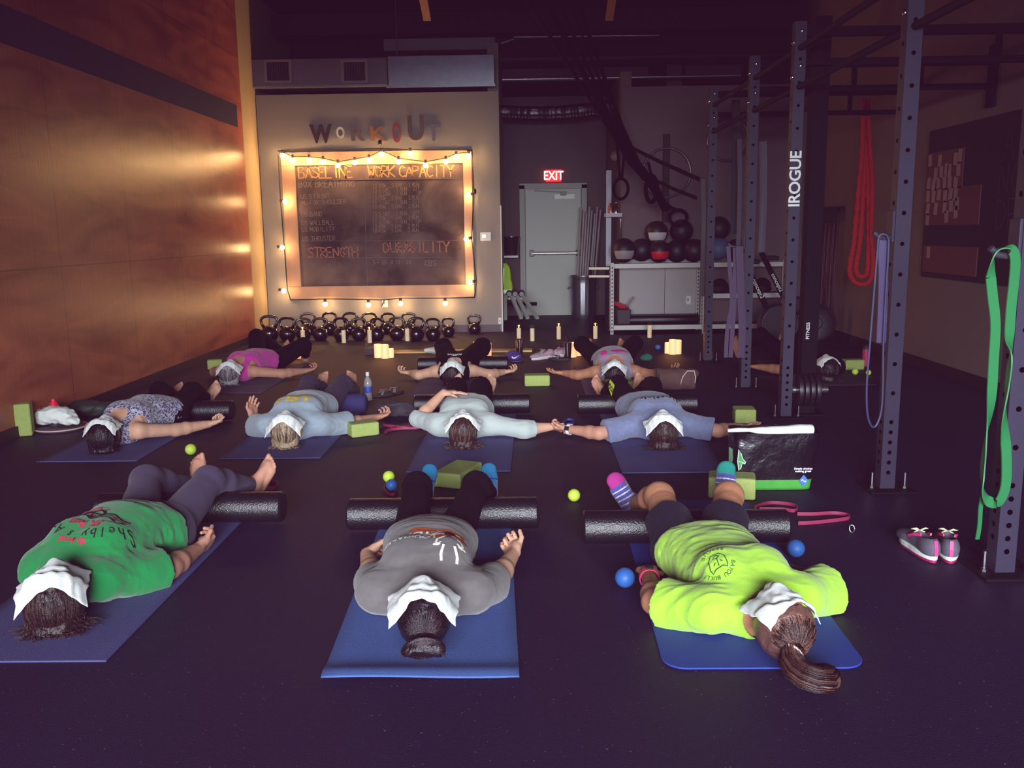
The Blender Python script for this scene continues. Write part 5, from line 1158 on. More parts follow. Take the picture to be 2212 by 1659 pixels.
p=G(132,926); b=MB(); b.lathe([(.0001,.0),(.17,0),(.18,.012),(.178,.02),(.165,.022),(.0001,.018)],36,p); t=thing('round_tray','dark oval disc with a pale rim under the crumpled white towel','disc',p); b.build('disc',mat('dusky_disc','#4a3a48',.6),t,smooth=True,auto=40); b=MB(); P=[p+V(math.cos(a)*.178,math.sin(a)*.178,.017) for a in np.linspace(0,2*PI,48)[:-1]]; b.tube(P,.006,6,True); b.build('rim',mat('pale_rim','#c8b0a4',.5),t,smooth=True)
heap(185,898,[(0,0,.06,.12,.10,.06),(.10,.05,.05,.10,.09,.055),(-.07,.04,.05,.07,.07,.05)],mat('dark_green_nylon','#26332c',.6,bump=.2,bscale=60),'gym_bag','dark green soft bag between the white towel and the plywood wall','bag',wr=.008)
heap(855,898,[(0,0,.05,.11,.08,.05),(.10,.01,.045,.10,.07,.045),(-.08,.03,.05,.07,.06,.04)],mat('charcoal_fleece','#39363e',.9,bump=.3,bscale=150),'folded_jacket','charcoal jacket heaped beside the green block and pink band','jacket',wr=.010,fr=(18,18,18))
heap(1111,779,[(0,0,.045,.085,.09,.05),(-.02,.03,.06,.07,.06,.045)],mat('purple_cap_cloth','#4a3a86',.7),'baseball_cap','purple cap with a white swoosh beside the steel tumbler','cap',h=.01,wr=.002)
capo=[o for o in C.objects if o.name.startswith('baseball_cap')][0]
pc=G(1111,779); P=[]
for k in range(17): a=PI*k/16; P.append((math.cos(a)*.075,-math.sin(a)*.085))
b=MB(); b.prism([(pc[0]+.02+x,pc[1]-.06+y) for x,y in P],.008,.014); b.build('brim',mat('purple_brim','#574692',.7),capo)
sw=[(-.05,.0),(-.03,-.022),(0,-.02),(.06,.022),(.0,-.006),(-.026,-.006),(-.036,.008)]
b=MB(); yy=pc[1]-.105; b.add([pc+V(x*.8+.01,-.093-.03,.058+z*.9) for x,z in sw],[tuple(range(len(sw)))]); b.build('swoosh',mat('white_print','#e8e4ee',.6),capo)
heap(1395,779,[(0,0,.03,.06,.05,.03),(.02,.02,.04,.035,.03,.025)],mat('teal_cloth','#1f6a5a',.8),'crumpled_cloth','teal cloth crumpled on the floor near the blue ball','cloth',h=.01,wr=.006)
heap(935,768,[(0,0,.06,.10,.06,.03),(.08,.02,.055,.07,.06,.03)],M_tow2,'folded_towel','white towel behind the roller of the black tank top','towel',h=.01,wr=.006)
# navy bolster under knees
p=V(-1.60,6.90,0); b=MB(); L_b=.62; x0=-1.88; b.lathe([(.0001,0),(.05,.0),(.072,.012),(.078,.04),(.078,L_b-.04),(.072,L_b-.012),(.05,L_b),(.0001,L_b)],30,(x0,6.80,.0795),(1,0,0)); o=b.build('bolster',mat('navy_fleece','#2c2a5c',.9,bump=.4,bscale=120),smooth=True,auto=50); tag(o,'rolled navy blanket under the knees of the person with bare feet up','bolster')
# sunglasses / flip-flops by the sports bottle
def sandal(px,py,rz,m,label):
    p=G(px,py); t=thing('sandal',label,'sandal',(0,0,0),None); b=MB(); pts=[]
    for k in range(24): a=2*PI*k/24; pts.append((math.cos(a)*.045*(1+.15*math.sin(a)),math.sin(a)*.125))
    b.prism(pts,0,.022); b.build('sole',mat('dark_sole','#2a2226',.7),t,bev=.004)
    b=MB(); b.ribbon([(-.045,.0,.018),(-.03,.015,.05),(0,.06,.055),(.03,.015,.05),(.045,0,.018)],.022,V(.1,1,.2),.005); b.build('strap',m,t); t.location=p; t.rotation_euler=(0,0,rz); return t
M_pat=mat('patterned_strap','#8a7a80',.6,var=1,vscale=70,col2='#2a2028')
sandal(822,856,-1.1,M_pat,'patterned sandal just right of the blue-label bottle'); sandal(846,851,-.9,M_pat,'second patterned sandal, farther from the blue-label bottle')
# --- sneakers
def sneaker(m_up,m_sole,m_mid,m_lace,m_trim,label,group):
    t=thing('sneaker',label,'shoe',(0,0,0),group); hs=.004
    g=Grid((-.07,-.16,-.005),(.07,.17,.13),hs); g.begin()
    for y,w,h in ((-.105,.036,.050),(-.06,.036,.046),(0,.037,.042),(.06,.043,.030),(.10,.041,.022),(.125,.033,.018)): g.prim(Ell((0,y,.026+h*.6),(w,.045,h)),0,.03)
    g.carve(Ell((0,-.06,.105),(.026,.062,.045))); g.carve(Ell((0,-.06,.07),(.022,.055,.035))); g.cut((0,0,.028),(0,0,-1)); g.end(); v,q=g.mesh(); mesh_from(v,q,'upper',m_up,t)
    def sole(z0,z1,gr,n,m):
        pts=[]
        for k in range(32):
            a=2*PI*k/32; y=math.sin(a)*.148; wd=np.interp(y,[-.15,-.08,0,.07,.13,.15],[.036,.037,.036,.045,.040,.03])+gr; pts.append((math.cos(a)*wd*1.08,y+.004))
        b=MB(); b.prism(pts,z0,z1); b.build(n,m,t,bev=.003)
    sole(.012,.034,.004,'midsole',m_mid); sole(.0,.013,.001,'outsole',m_sole)
    b=MB(); b.ribbon([(0,-.150,.036),(0,-.150,.065),(0,-.138,.098)],.014,V(1,0,0),.004); b.build('heel_stripe',m_trim,t)
    for s in (-1,1):
        b=MB(); b.ribbon([(s*.022,-.055,.096),(s*.034,-.02,.088),(s*.036,.025,.066)],.012,V(s*.3,0,1),.006); b.build('collar_trim',m_trim,t)
    b=MB(); 
    for k in range(4): y=.0+k*.02; z=.088-k*.0095; b.tube([(-.024,y,z),(0,y+.006,z+.008),(.024,y,z)],.0035,6)
    for s in (-1,1): b.tube([(0,.0,.096),(s*.02,-.012,.11),(s*.036,.0,.105),(s*.022,.012,.10),(0,.0,.096)],.0035,6)
    b.build('laces',m_lace,t,smooth=True); return t
M_up=mat('grey_mesh_upper','#5a5664',.8,bump=.3,bscale=200,var=.3,vscale=40); M_pt=mat('hot_pink_trim','#e23c84',.5)
s1=sneaker(M_up,mat('magenta_outsole','#a01f58',.6),mat('white_midsole','#e6f0e6',.5),mat('cream_laces','#dcd6b4',.7),M_pt,'grey and pink sneaker with bow laces, the one pointing left',None)
def stand(o,px,py,rz,z=.001):
    h=G(px,py); o.rotation_euler=(0,0,rz); o.location=(h[0]-math.sin(rz)*.148,h[1]+math.cos(rz)*.148,z)
stand(s1,2020,1219,.04); s2=dup(s1,(0,0,0),0,'grey and pink sneaker whose heel faces us straight on'); stand(s2,2053,1220,-.33)
M_w=mat('mauve_upper','#7a6672',.7,var=.8,vscale=60,col2='#c0a8b0')
s3=sneaker(M_w,mat('white_outsole','#c8b8bc',.6),mat('pale_midsole','#d8c8cc',.5),mat('grey_laces','#9a8a90',.7),mat('mauve_trim','#8a5a74',.5),'mauve patterned sneaker beside the tumbler with a straw',None); p=G(1172,777); s3.location=p+V(0,.05,.001); s3.rotation_euler=(0,0,2.2)
s4=dup(s3,None,0,'mauve patterned sneaker lying behind its twin near the tumbler'); p=G(1196,777); s4.location=p+V(0.06,.22,.001); s4.rotation_euler=(0,0,1.6)
sandal(1208,778,1.2,mat('grey_strap','#5a5058',.6),'dark flip-flop between the mauve sneakers and the steel tumbler')
# --- brown purse
p=G(1465,843); t=thing('purse','brown open tote purse with pale handles behind the blue-grey T-shirt','bag',p)
g=Grid(p+V(-.26,-.14,-.01),p+V(.26,.2,.26),.008); g.begin(); g.prim(Torso(p+V(-.16,.05,0),(1,0,0),[(0,.07,.085,.088),(.15,.08,.085,.088),(.30,.07,.08,.083)]),.005,0); g.prim(Cap(p+V(-.16,.05,.15),p+V(.16,.04,.14),.03,.025),0,.05); g.end(); g.wrinkle(.006,(12,12,12),8); g.cut((0,0,.002),(0,0,-1)); v,q=g.mesh(); mesh_from(v,q,'bag_body',mat('brown_canvas','#4c3530',.8,bump=.3,bscale=120,var=.3,vscale=30),t)
for dx in (.04,):
    b=MB(); b.tube([p+V(dx-.03,-.045,.06),p+V(dx-.01,-.05,.13),p+V(dx+.03,-.03,.175),p+V(dx+.09,-.03,.175),p+V(dx+.10,-.05,.12),p+V(dx+.095,-.05,.07)],.006,8); b.build('handle',mat('pale_handle','#b09a98',.5),t,smooth=True)
# --- big reusable bag
pl=G(1582,1062); pr=G(1758,1064); tl=G(1572,945,.30); yb=pl[1]+.02; xl,xr=pl[0]+.02,pr[0]; hb=.315
t=thing('shopping_bag','large black shopping bag with a green base and white towels inside','bag',((xl+xr)/2,yb,0))
M_bag=mat('glossy_black_bag','#0e0c14',.24,bump=1.,bscale=11,spec=.8); M_grn=mat('green_bag_base','#3a9430',.5,var=.3,vscale=20)
def bagmesh(name,z0,z1,m,n=14,gr=0,top=.03,wr=.006):
    P=[];F=[]; K=60
    for j in range(n+1):
        f=j/n; z=z0+(z1-z0)*f; ff=(z/hb); hw=(xr-xl)/2+ff*top+gr; hd_=.10+.012*ff+gr
        for k in range(K):
            a=2*PI*k/K; ex=.28; cx_=math.copysign(abs(math.cos(a))**ex,math.cos(a)); cy_=math.copysign(abs(math.sin(a))**ex,math.sin(a))
            p=V((xl+xr)/2+.02*ff+cx_*hw,yb+.10+cy_*hd_,z); q=float(n3(np.array(p,np.float32),(11,11,16),4)); p[1]+=q*wr*1.6*(1 if z>.06 else .2); p[2]+=q*wr*.4*f; P.append(p)
    for j in range(n):
        for k in range(K): F.append((j*K+k,j*K+(k+1)%K,(j+1)*K+(k+1)%K,(j+1)*K+k))
    if z0<.01: F.append(tuple(range(K-1,-1,-1)))
    b=MB(); b.add(P,F); return b.build(name,m,t,smooth=True)
bagmesh('bag_body',.05,hb,M_bag,16); bagmesh('bag_base',.003,.058,M_grn,4,.003,wr=.002)
dm=V(pr[0]-.045,yb-.006,.055); b=MB(); b.add([dm+V(-.027,-.006,0),dm+V(0,-.006,-.033),dm+V(.027,-.006,0),dm+V(0,-.006,.033)],[(0,1,2,3)]); b.build('diamond_logo',mat('blue_logo','#3a6ac0',.5),t)
b=MB(); b.add([dm+V(-.014+.028*i/6,-.008,.006*math.sin(i*1.05)+w_) for w_ in (-.003,.003) for i in range(7)],[(i,i+1,i+8,i+7) for i in range(6)]); b.build('logo_swirl',mat('white_print','#e8e4ee',.6),t)
for s_,dz in (("Simple choices",.122),("making great",.108)): text_on('lettering',s_,(pr[0]-.05,yb-.014,dz),(1,0,0),(0,0,1),.0165,mat('white_print','#e8e4ee',.6),t,bold=.0004)
# tag on the left side: green leaf print
lf=[(0,.055),(.012,.035),(.02,.01),(.034,-.005),(.030,-.014),(.018,-.010),(.012,-.035),(.003,-.045),(-.004,0)]
lp=V(xl-.004,yb-.022,.17); b=MB(); b.add([lp+V(x*1.15+.01,-.002,z*1.15) for x,z in lf],[tuple(range(len(lf)))]); b.build('leaf_print',mat('green_leaf_print','#2f8a44',.5),t)
b=MB(); b.tube([lp+V(x*1.15+.01,-.004,z*1.15) for x,z in lf],.0018,5,True); b.tube([lp+V(.01,-.004,.0),lp+V(.045,-.004,-.012)],.0016,5); b.build('leaf_outline',mat('white_print','#e8e4ee',.6),t)
b=MB(); b.add([lp+V(x*.9-.035,.03+x*.0,z*1.1+.005) for x,z in ((0,.06),(.022,.05),(.026,.0),(.018,-.04),(.002,-.01))],[(0,1,2,3,4)]); b.build('leaf_print',mat('green_leaf_dark','#2a5a34',.5),t)
# towel roll lying in the bag mouth
P=[];R=[]
for f,r in ((0,.012),(.12,.016),(.25,.014),(.40,.028),(.46,.030),(.5,.034),(.7,.032),(.85,.036),(.98,.036),(1,.034)): P.append((xl-.045+(xr-xl+.045)*f,yb+.02,hb+.012+.004*math.sin(f*9))); R.append(r)
b=MB(); b.tube(P,R,14,flat=.75); tag(b.build('rolled_towel',M_tow2,smooth=True),'long white rolled towel lying across the mouth of the black bag','towel')
# --- small bits
p=G(1840,1150); b=MB(); Q=[p+V(math.cos(a)*.012,math.sin(a)*.006,.018+math.sin(a)*.016) for a in np.linspace(0,2*PI,16)[:-1]]; b.tube(Q,.003,6,True); tag(b.build('key_ring',M_bolt,smooth=True),'small metal ring on the floor near the pink band','ring')
# ================================================================ BACK OF THE ROOM
# trash can
p=G(1262,689); p[1]=14.25; t=thing('trash_can','ribbed galvanised trash can in front of the grey door','trash can',p)
P=[];F=[];K=72
prof=[(.175,0),(.18,.02),(.185,.03),(.19,.08),(.197,.30),(.205,.55),(.208,.64),(.216,.655),(.216,.675),(.205,.68),(.20,.64),(.18,.05)]
for r,z in prof:
    for k in range(K):
        rr=r*(1+(.018 if (k//2)%2 and .05<z<.6 else 0)); P.append(p+V(math.cos(2*PI*k/K)*rr,math.sin(2*PI*k/K)*rr,z))
for j in range(len(prof)-1):
    for k in range(K): F.append((j*K+k,j*K+(k+1)%K,(j+1)*K+(k+1)%K,(j+1)*K+k))
F.append(tuple(range(K-1,-1,-1))); b=MB(); b.add(P,F); b.build('can_body',M_galv,t,smooth=True,auto=30)
for s in (-1,1): b=MB(); b.tube([p+V(s*.205,-.05,.5),p+V(s*.245,-.05,.47),p+V(s*.245,.05,.47),p+V(s*.205,.05,.5)],.008,6); b.build('handle',M_galv,t,smooth=True)
M_pvc=mat('grey_white_pvc','#9a8d92',.5)
for i in range(8):
    dx=-.125+.036*i; b=MB(); q=p+V(dx,.03*(-1)**i,.035); b.tube([q,p+V(dx*1.2+.12,.03*(-1)**i+.06,1.75-.05*(i%3))],.0165,8); tag(b.build('pvc_pipe',M_pvc,smooth=True,auto=50),'grey-white PVC pipes standing together in the trash can','pipe','PVC pipes in the trash can')
# bucket on a wall shelf, vest, tools
sp=BY(1105,553,14.2); t=thing('wall_shelf','short white wall shelf in the alcove left of the door','shelf',(sp[0],sp[1],sp[2])); b=MB(); b.box((sp[0]-.03,14.35,sp[2]-.01),(.27,.35,.035)); b.build('shelf_board',M_white,t,bev=.004)
b=MB(); b.box((sp[0]-.15,14.3,sp[2]-.10),(.03,.25,.14)); b.build('bracket',M_white,t)
t=thing('metal_bucket','dark metal bucket on the white wall shelf','bucket',(sp[0]+.0,14.35,sp[2]+.01)); b=MB(); b.lathe([(.0001,0),(.10,0),(.105,.01),(.135,.28),(.14,.285),(.14,.295),(.13,.29),(.10,.02),(.0001,.02)],28,(sp[0]-.0,14.35,sp[2]+.010)); b.build('bucket_body',mat('dark_galvanised','#5c5660',.3,metal=.9),t,smooth=True,auto=40)
b=MB(); b.tube([V(sp[0]+math.cos(a)*.137,14.35-.02,sp[2]+.29-abs(math.sin(a))*.10) for a in np.linspace(PI,2*PI,12)],.005,6); b.build('bail',M_galv,t,smooth=True)
vp=BY(1093,600,13.6); t=thing('safety_vest','yellow-green safety vest with white stripes hanging in the alcove','vest',(vp[0],13.6,vp[2]-.2))
g=Grid((vp[0]-.14,13.5,vp[2]-.32),(vp[0]+.16,13.7,vp[2]+.26),.008); g.begin(); g.prim(Ell((vp[0]-.02,13.6,vp[2]),(.10,.035,.22)),0,0); g.prim(Ell((vp[0]-.0,13.6,vp[2]-.15),(.09,.04,.12)),0,.05); g.end(); g.wrinkle(.008,(20,10,6),3); v,q=g.mesh(); mesh_from(v,q,'vest_body',mat('hi_vis_cloth','#9ac030',.7,emit=.08),t)
b=MB(); b.ribbon([(vp[0]-.04,13.555,vp[2]+.15),(vp[0]-.045,13.55,vp[2]-.02),(vp[0]-.05,13.55,vp[2]-.1)],.03,V(1,0,0),.006); b.build('reflective_stripe',mat('white_reflective','#f4f4e4',.4,emit=.15),t)
b=MB(); b.ribbon([(vp[0]-.09,13.548,vp[2]-.2),(vp[0],13.545,vp[2]-.21),(vp[0]+.08,13.55,vp[2]-.2)],.05,V(0,0,1),.006); b.build('reflective_stripe',mat('white_reflective','#f4f4e4',.4,emit=.15),t)
# dumbbell rack with pale brackets
q0=G(1108,690); q0[1]=13.0
t=thing('dumbbell_rack','low rack with pale slanted brackets in the alcove mouth','rack',(.05,13.1,0))
for i,px in enumerate((1092,1126,1140,1161)):
    lo_=BY(px,689 if i else 691,12.9); lo_[2]=max(lo_[2],.0); tp=BY((1091,1105,1117,1130)[i],640,13.3)
    b=MB(); b.bar(lo_+V(0,0,.01),tp,.05,.035); b.add([tp+V(-.085,0,-.05),tp+V(.02,0,.02),tp+V(.05,0,-.05),tp+V(-.085,.03,-.05),tp+V(.02,.03,.02),tp+V(.05,.03,-.05)],[(0,2,1),(3,4,5),(0,1,4,3),(1,2,5,4),(2,0,3,5)]); b.build('bracket',mat('pale_bracket','#a8aaa0',.5),t)
b=MB(); b.bar((-.33,13.42,.30),(.16,13.42,.30),.05); b.build('rail',M_steel_dk,t)
M_db=mat('black_hex_iron','#17121a',.35,spec=.6)
def dumbbell():
    t=thing('dumbbell','black dumbbell','dumbbell',(0,0,0),'black dumbbells on the low rack')
    for s in (-1,1): b=MB(); b.lathe([(.045,0),(.052,.01),(.052,.06),(.045,.07)],6,(0,s*.10-.035,0),(0,1,0)); b.build('head',M_db,t,bev=.006)
    b=MB(); b.tube([(0,-.08,0),(0,.08,0)],.015,10); b.build('handle',M_galv,t,smooth=True,auto=50); return t
pr=None
for px,lab in ((1100,'dumbbell at the wall end of the low rack'),(1113,'dumbbell second along the low rack'),(1127,'dumbbell nearest the door on the low rack')):
    c=BY(px,634,13.42)
    if pr is None: pr=dumbbell(); pr.location=c; pr['label']=lab
    else: dup(pr,c,0,lab)
# --- storage shelves
M_lip=mat('white_steel_lip','#c4c4c0',.5); M_per=mat('perforated_white_post','#b8b6b6',.5)
def shelf(x0,x1,zs,label,y0=11.90,dep=.46,ztop=1.0):
    t=thing('storage_shelf',label,'shelf',((x0+x1)/2,y0,0))
    for x in (x0,x1):
        for y in (y0,y0+dep):
            b=MB(); b.box((x,y,ztop/2),(.042,.042,ztop)); z=.04
            while z<ztop-.02: b.box((x,y-.0215,z),(.014,.002,.022),mi=1); z+=.05
            b.build('post',[M_per,mat('bolt_hole','#08050a',.9)],t)
    for z in zs:
        b=MB(); b.box(((x0+x1)/2,y0+dep/2,z),(x1-x0-.05,dep-.02,.016)); s=b.build('deck',mat('dark_deck','#4a4048',.7),t)
        b=MB(); b.box(((x0+x1)/2,y0-.012,z-.012),(x1-x0-.05,.02,.062)); b.build('lip',M_lip,s,bev=.003)
    return t
zt=BY(1400,572,11.9)[2]; zb_=BY(1400,705,11.9)[2]; zm=BY(1550,637,11.9)[2]
xA=BY(1322,650,11.9)[0]; xB=BY(1526,650,11.9)[0]; xC=BY(1712,650,11.9)[0]
shelf(xA,xB-.03,(zb_,zt),'white steel shelf full of medicine balls against the mauve wall',ztop=zt+.03); shelf(xB+.03,xC,(zb_,zm,zt),'second white steel shelf behind the rig with a middle deck',ztop=zt+.03)
# medicine balls
def medball(px,py,r,m,label,m2=None,Y=12.1):
    p=BY(px,py,Y); t=thing('medicine_ball',label,'medicine ball',p,'medicine balls on the shelf'); b=MB(); b.ball(p,r,28); b.build('ball_body',m,t,smooth=True)
    if m2:
        b=MB(); n=12; P=[];F=[]
        for i in range(n+1):
            for k in range(n+1):
                th=-.9+1.8*k/n; ph=-.75+.75*i/n; P.append(p+r*1.004*V(math.cos(ph)*math.sin(th),-math.cos(ph)*math.cos(th),math.sin(ph)))
        for i in range(n):
            for k in range(n): a=i*(n+1)+k; F.append((a,a+1,a+n+2,a+n+1))
        b.add(P,F); b.build('panel',m2,t,smooth=True)
M_mb=mat('black_vinyl','#17111a',.5,bump=.15,bscale=90); M_pg=mat('grey_vinyl_panel','#8c8488',.5); M_prd=mat('red_vinyl_panel','#c01c20',.5); M_pw=mat('white_vinyl_panel','#b8b0b4',.5)
zz=zt+.02
for px,py,r,m,l,m2,Y in ((1347,541,.165,M_mb,'black medicine ball with a grey panel, nearest the alcove',M_pg,12.02),(1386,540,.155,M_mb,'plain black medicine ball, second on the shelf',None,12.24),(1424,543,.150,M_mb,'black medicine ball with a red panel on top of the shelf',M_prd,12.02),(1462,542,.155,M_mb,'plain black medicine ball in the middle of the shelf',None,12.24),(1499,541,.155,M_mb,'plain black medicine ball at the shelf end beside the rig',None,12.02),
   (1418,502,.155,mat('brown_black_vinyl','#241618',.5),'brown-black medicine ball with a white panel on the upper layer',M_pw,12.15),(1472,499,.155,M_mb,'black medicine ball in the middle of the upper layer',None,12.16),(1550,537,.150,mat('slate_blue_vinyl','#4a5f86',.55),'slate blue medicine ball beside the mauve bands',None,12.08),(1592,540,.150,M_mb,'black medicine ball right of the slate blue one',None,12.12),(1552,493,.16,M_mb,'black medicine ball above the slate blue one',None,12.2)):
    medball(px,py,r,m,l,m2,Y)
# things under the first shelf
for i,(py,lab) in enumerate(((690,'long black foam roll lying lowest on the bottom deck'),(676,'long black foam roll resting behind the lowest one'))):
    a=BY(1358,py,12.05+.12*i); c=BY(1508,py-2,12.05+.12*i); b=MB(); b.lathe([(.0001,0),(.06,0),(.065,.006),(.065,c[0]-a[0]-.006),(.06,c[0]-a[0]),(.0001,c[0]-a[0])],24,(a[0],a[1],zb_+.075+.0*i),(1,0,0)); tag(b.build('foam_roll',M_roll,smooth=True,auto=40),lab,'foam roll')
p=BY(1342,706,12.12); p[2]=zb_+.01; t=thing('crate','dark tub holding loose tools on the bottom deck','tub',p); b=MB(); b.box(p+V(.02,0,.11),(.17,.26,.20),taper=1.15); b.build('tub_body',mat('dark_tub','#2c2632',.5),t,bev=.01)
b=MB(); b.lathe([(.0001,-.02),(.10,0),(.12,.03),(.0001,.035)],20,p+V(-.02,-.02,.25),(.35,-.1,1)); tag(b.build('red_lid',mat('bright_red_plastic','#d4242c',.45,emit=.03),smooth=True,auto=40),'bright red lid lying on the dark tub','lid')
b=MB(); b.bar(p+V(.06,-.03,.23),p+V(.16,-.05,.38),.03,.02); tag(b.build('grip_handle',mat('grey_handle','#5a525c',.5)),'grey tool handle sticking out of the dark tub','tool')
a=BY(1272,606,12.6); t=thing('parallel_bars','pair of short bright bars on a stand left of the shelf','bars',(1.1,12.2,0)); 
for py in (580,597):
    l=BY(1272,py,12.05); r=BY(1316,py,12.05); b=MB(); b.tube([l,r],.018,10); b.build('bar',mat('bright_bar','#e8e2c8',.35),t,smooth=True,auto=50)
for px in (1276,1312): l=BY(px,576,12.05); b=MB(); b.box((l[0],12.07,l[2]/2),(.05,.04,l[2])); b.build('stand',M_steel_dk,t)
# soft dark bags on the second shelf
for px,py,lab in ((1548,622,'dark bag on the middle deck beside the mauve bands'),(1640,622,'dark bag on the middle deck behind the rowing machine')):
    q=BY(px,py,12.12); g=Grid((q[0]-.22,11.92,zm),(q[0]+.22,12.34,zm+.30),.012); g.begin(); g.prim(Ell((q[0],12.12,zm+.07),(.16,.13,.08)),0,0); g.prim(Ell((q[0]+.05,12.14,zm+.13),(.09,.09,.07)),0,.05); g.end(); g.wrinkle(.01,(14,14,14),6); g.cut((0,0,zm+.012),(0,0,-1)); v,qq=g.mesh(); tag(mesh_from(v,qq,'soft_bag',M_black),lab,'bag')
# wall bracket post at the partition
q=BY(1318,465,12.35); t=thing('wall_rack','grey wall upright with a shelf arm at the partition corner','wall rack',(q[0],12.38,q[2]-.4)); b=MB(); b.box((q[0]-.02,12.37,q[2]-.05),(.07,.05,1.3)); b.build('upright',mat('grey_steel','#6e6a74',.4,metal=.3),t); b=MB(); b.box((q[0]+.03,12.25,q[2]),(.22,.25,.05)); b.build('shelf_arm',mat('pale_steel','#94909a',.4),t); b=MB(); b.tube([(q[0]+.12,12.2,q[2]-.02),(q[0]+.13,12.2,q[2]-.06),(q[0]+.13,12.2,q[2]-.32)],.012,8); b.build('drop_pin',M_galv,t,smooth=True)
for dx,lab in ((.03,'small copper-toned canister on the wall upright\'s arm'),(.10,'small steel canister on the wall upright\'s arm')):
    b=MB(); b.lathe([(.0001,0),(.035,0),(.035,.10),(.02,.125),(.02,.14),(.0001,.14)],16,(q[0]+dx-.03,12.25,q[2]+.026)); tag(b.build('canister',mat('copper_can','#9a6a58',.3,metal=.9) if dx<.05 else M_chrome,smooth=True,auto=40),lab,'canister')
q=BY(1322,338,12.8); b=MB(); b.ball((1.27,12.75,q[2]),.07,16); tag(b.build('globe_light',mat('dim_globe','#8a7468',.4),smooth=True),'small dim globe on the partition above the rings','globe')
# --- straps, rings and ropes pulled aside from the ceiling
M_strap=mat('black_webbing','#0c080e',.85,spec=.05)
K1=BY(1332,268,11.5); K2=BY(1410,388,11.3); 
for (px,dx,r,lab) in ((1138,-20,.020,'black strap of the bundle that starts farthest towards the door'),(1178,-12,.030,'thick black rope of the hanging bundle'),(1205,-4,.018,'black strap next to the thick rope in the bundle'),(1228,4,.014,'thinnest strap in the hanging bundle'),(1246,12,.022,'black strap of the bundle that starts nearest the rig')):
    top=BY(px,0,10.6); d=top-BY(1320+dx,250,11.45); up=top+d*1.0
    pts=[up,top,BY(1330+dx,270,11.45),BY(1372+dx*.6,352,11.35),BY(1412+dx*.4,400,11.3),BY(1440+dx*.3,455,11.3)]
    b=MB(); b.tube(pts,[r*1.35]*6,8,flat=.7); tag(b.build('hanging_strap',M_strap,smooth=True),lab,'strap')
for a,c,w,lab in (((1362,318),(1512,388),.045,'black strap stretched over the steel hoop to the last upright'),((1408,386),(1505,428),.04,'lower black strap stretched towards the last upright')):
    p=BY(*a,11.4); q=BY(*c,9.5); b=MB(); b.ribbon([p,(p+q)/2+V(0,0,-.01),q],w,V(0,0,1),.006); tag(b.build('hanging_strap',M_strap),lab,'strap')
def ring(px,py,rx,rz,Y,r,label,straps=()):
    c=BY(px,py,Y); t=thing('gymnastic_ring',label,'ring',c,None); b=MB(); b.tube([c+V(math.cos(a)*rx,0,math.sin(a)*rz) for a in np.linspace(0,2*PI,33)[:-1]],r,10,True); b.build('ring_body',M_strap,t,smooth=True)
    for pts in straps: b=MB(); b.ribbon([BY(x,y,Y) for x,y in pts],.035,V(1,0,.0),.005); b.build('ring_strap',M_strap,t)
ring(1341,408,.092,.125,11.4,.020,'oval gymnastic ring hanging free beside the partition',(((1332,300),(1336,345),(1339,386)),((1348,330),(1346,360),(1343,386))))
ring(1465,470,.115,.10,11.95,.022,'gymnastic ring leaning on the medicine balls',(((1441,440),(1450,448),(1460,452)),))
ring(1407,408,.07,.16,11.25,.026,'tilted gymnastic ring hooked by the steel hoop',(((1400,350),(1405,370),(1407,382)),))
def hoop(px,py,r,label,Y=12.36):
    c=BY(px,py,Y); b=MB(); b.tube([c+V(math.cos(a)*r,0,math.sin(a)*r) for a in np.linspace(0,2*PI,65)[:-1]],.017,10,True); return tag(b.build('wall_hoop',mat('worn_steel_hoop','#6a606a',.3,metal=.8),smooth=True),label,'hoop')
hoop(1440,373,.325,'large steel hoop hanging over the plank, fully visible'); hoop(1573,302,.28,'large steel hoop half hidden by the black bands')
q0=BY(1440,290,12.39); q1=BY(1440,480,12.39); b=MB(); b.box((q0[0],12.39,(q0[2]+q1[2])/2),(.095,.03,q0[2]-q1[2])); tag(b.build('wall_plank',mat('dark_plank','#241820',.7),bev=.012),'dark rounded plank on the wall behind the steel hoop','plank')
# --- bands on the rig
def hang(pts,w,m,name,label,cat='resistance band',side=V(1,0,0),th=.006,tail=None):
    b=MB(); b.ribbon(pts,w,side,th)
    return tag(b.build(name,m),label,cat)
def sm(P,n=8):
    P=[np.array(p,float) for p in P]; Q=[]
    for i in range(len(P)-1):
        p0,p1,p2,p3=P[max(i-1,0)],P[i],P[i+1],P[min(i+2,len(P)-1)]
        for k in range(n): w=k/n; Q.append(.5*((2*p1)+(-p0+p2)*w+(2*p0-5*p1+4*p2-p3)*w*w+(-p0+3*p1-3*p2+p3)*w**3))
    return Q+[P[-1]]
M_gb=mat('green_rubber_band','#287c46',.5); Yg=RY[0]-.075
gp=[(2140,600),(2146,556),(2152,541),(2170,536),(2186,540),(2193,562),(2190,610),(2184,665),(2180,735),(2183,770),(2176,830),(2170,905),(2174,990),(2172,1050),(2158,1084),(2142,1086),(2128,1072),(2122,1030),(2128,960),(2140,880),(2146,780),(2150,700),(2144,640),(2140,600)]
pts=[BY(x,y,Yg-(.03 if 8<i<17 else -.0)) for i,(x,y) in enumerate(gp)]
Q=sm(pts,5); sd=[nrm(V(1,.0,0)*math.cos(a)+V(0,1,0)*math.sin(a)) for a in [0.2+1.25*max(0,math.sin(i/len(Q)*PI*6)) for i in range(len(Q))]]
b=MB(); b.ribbon(Q,.042,sd,.005); o=tag(b.build('resistance_band',M_gb,smooth=True,auto=50),'wide green band hanging twisted from the nearest upright','resistance band')
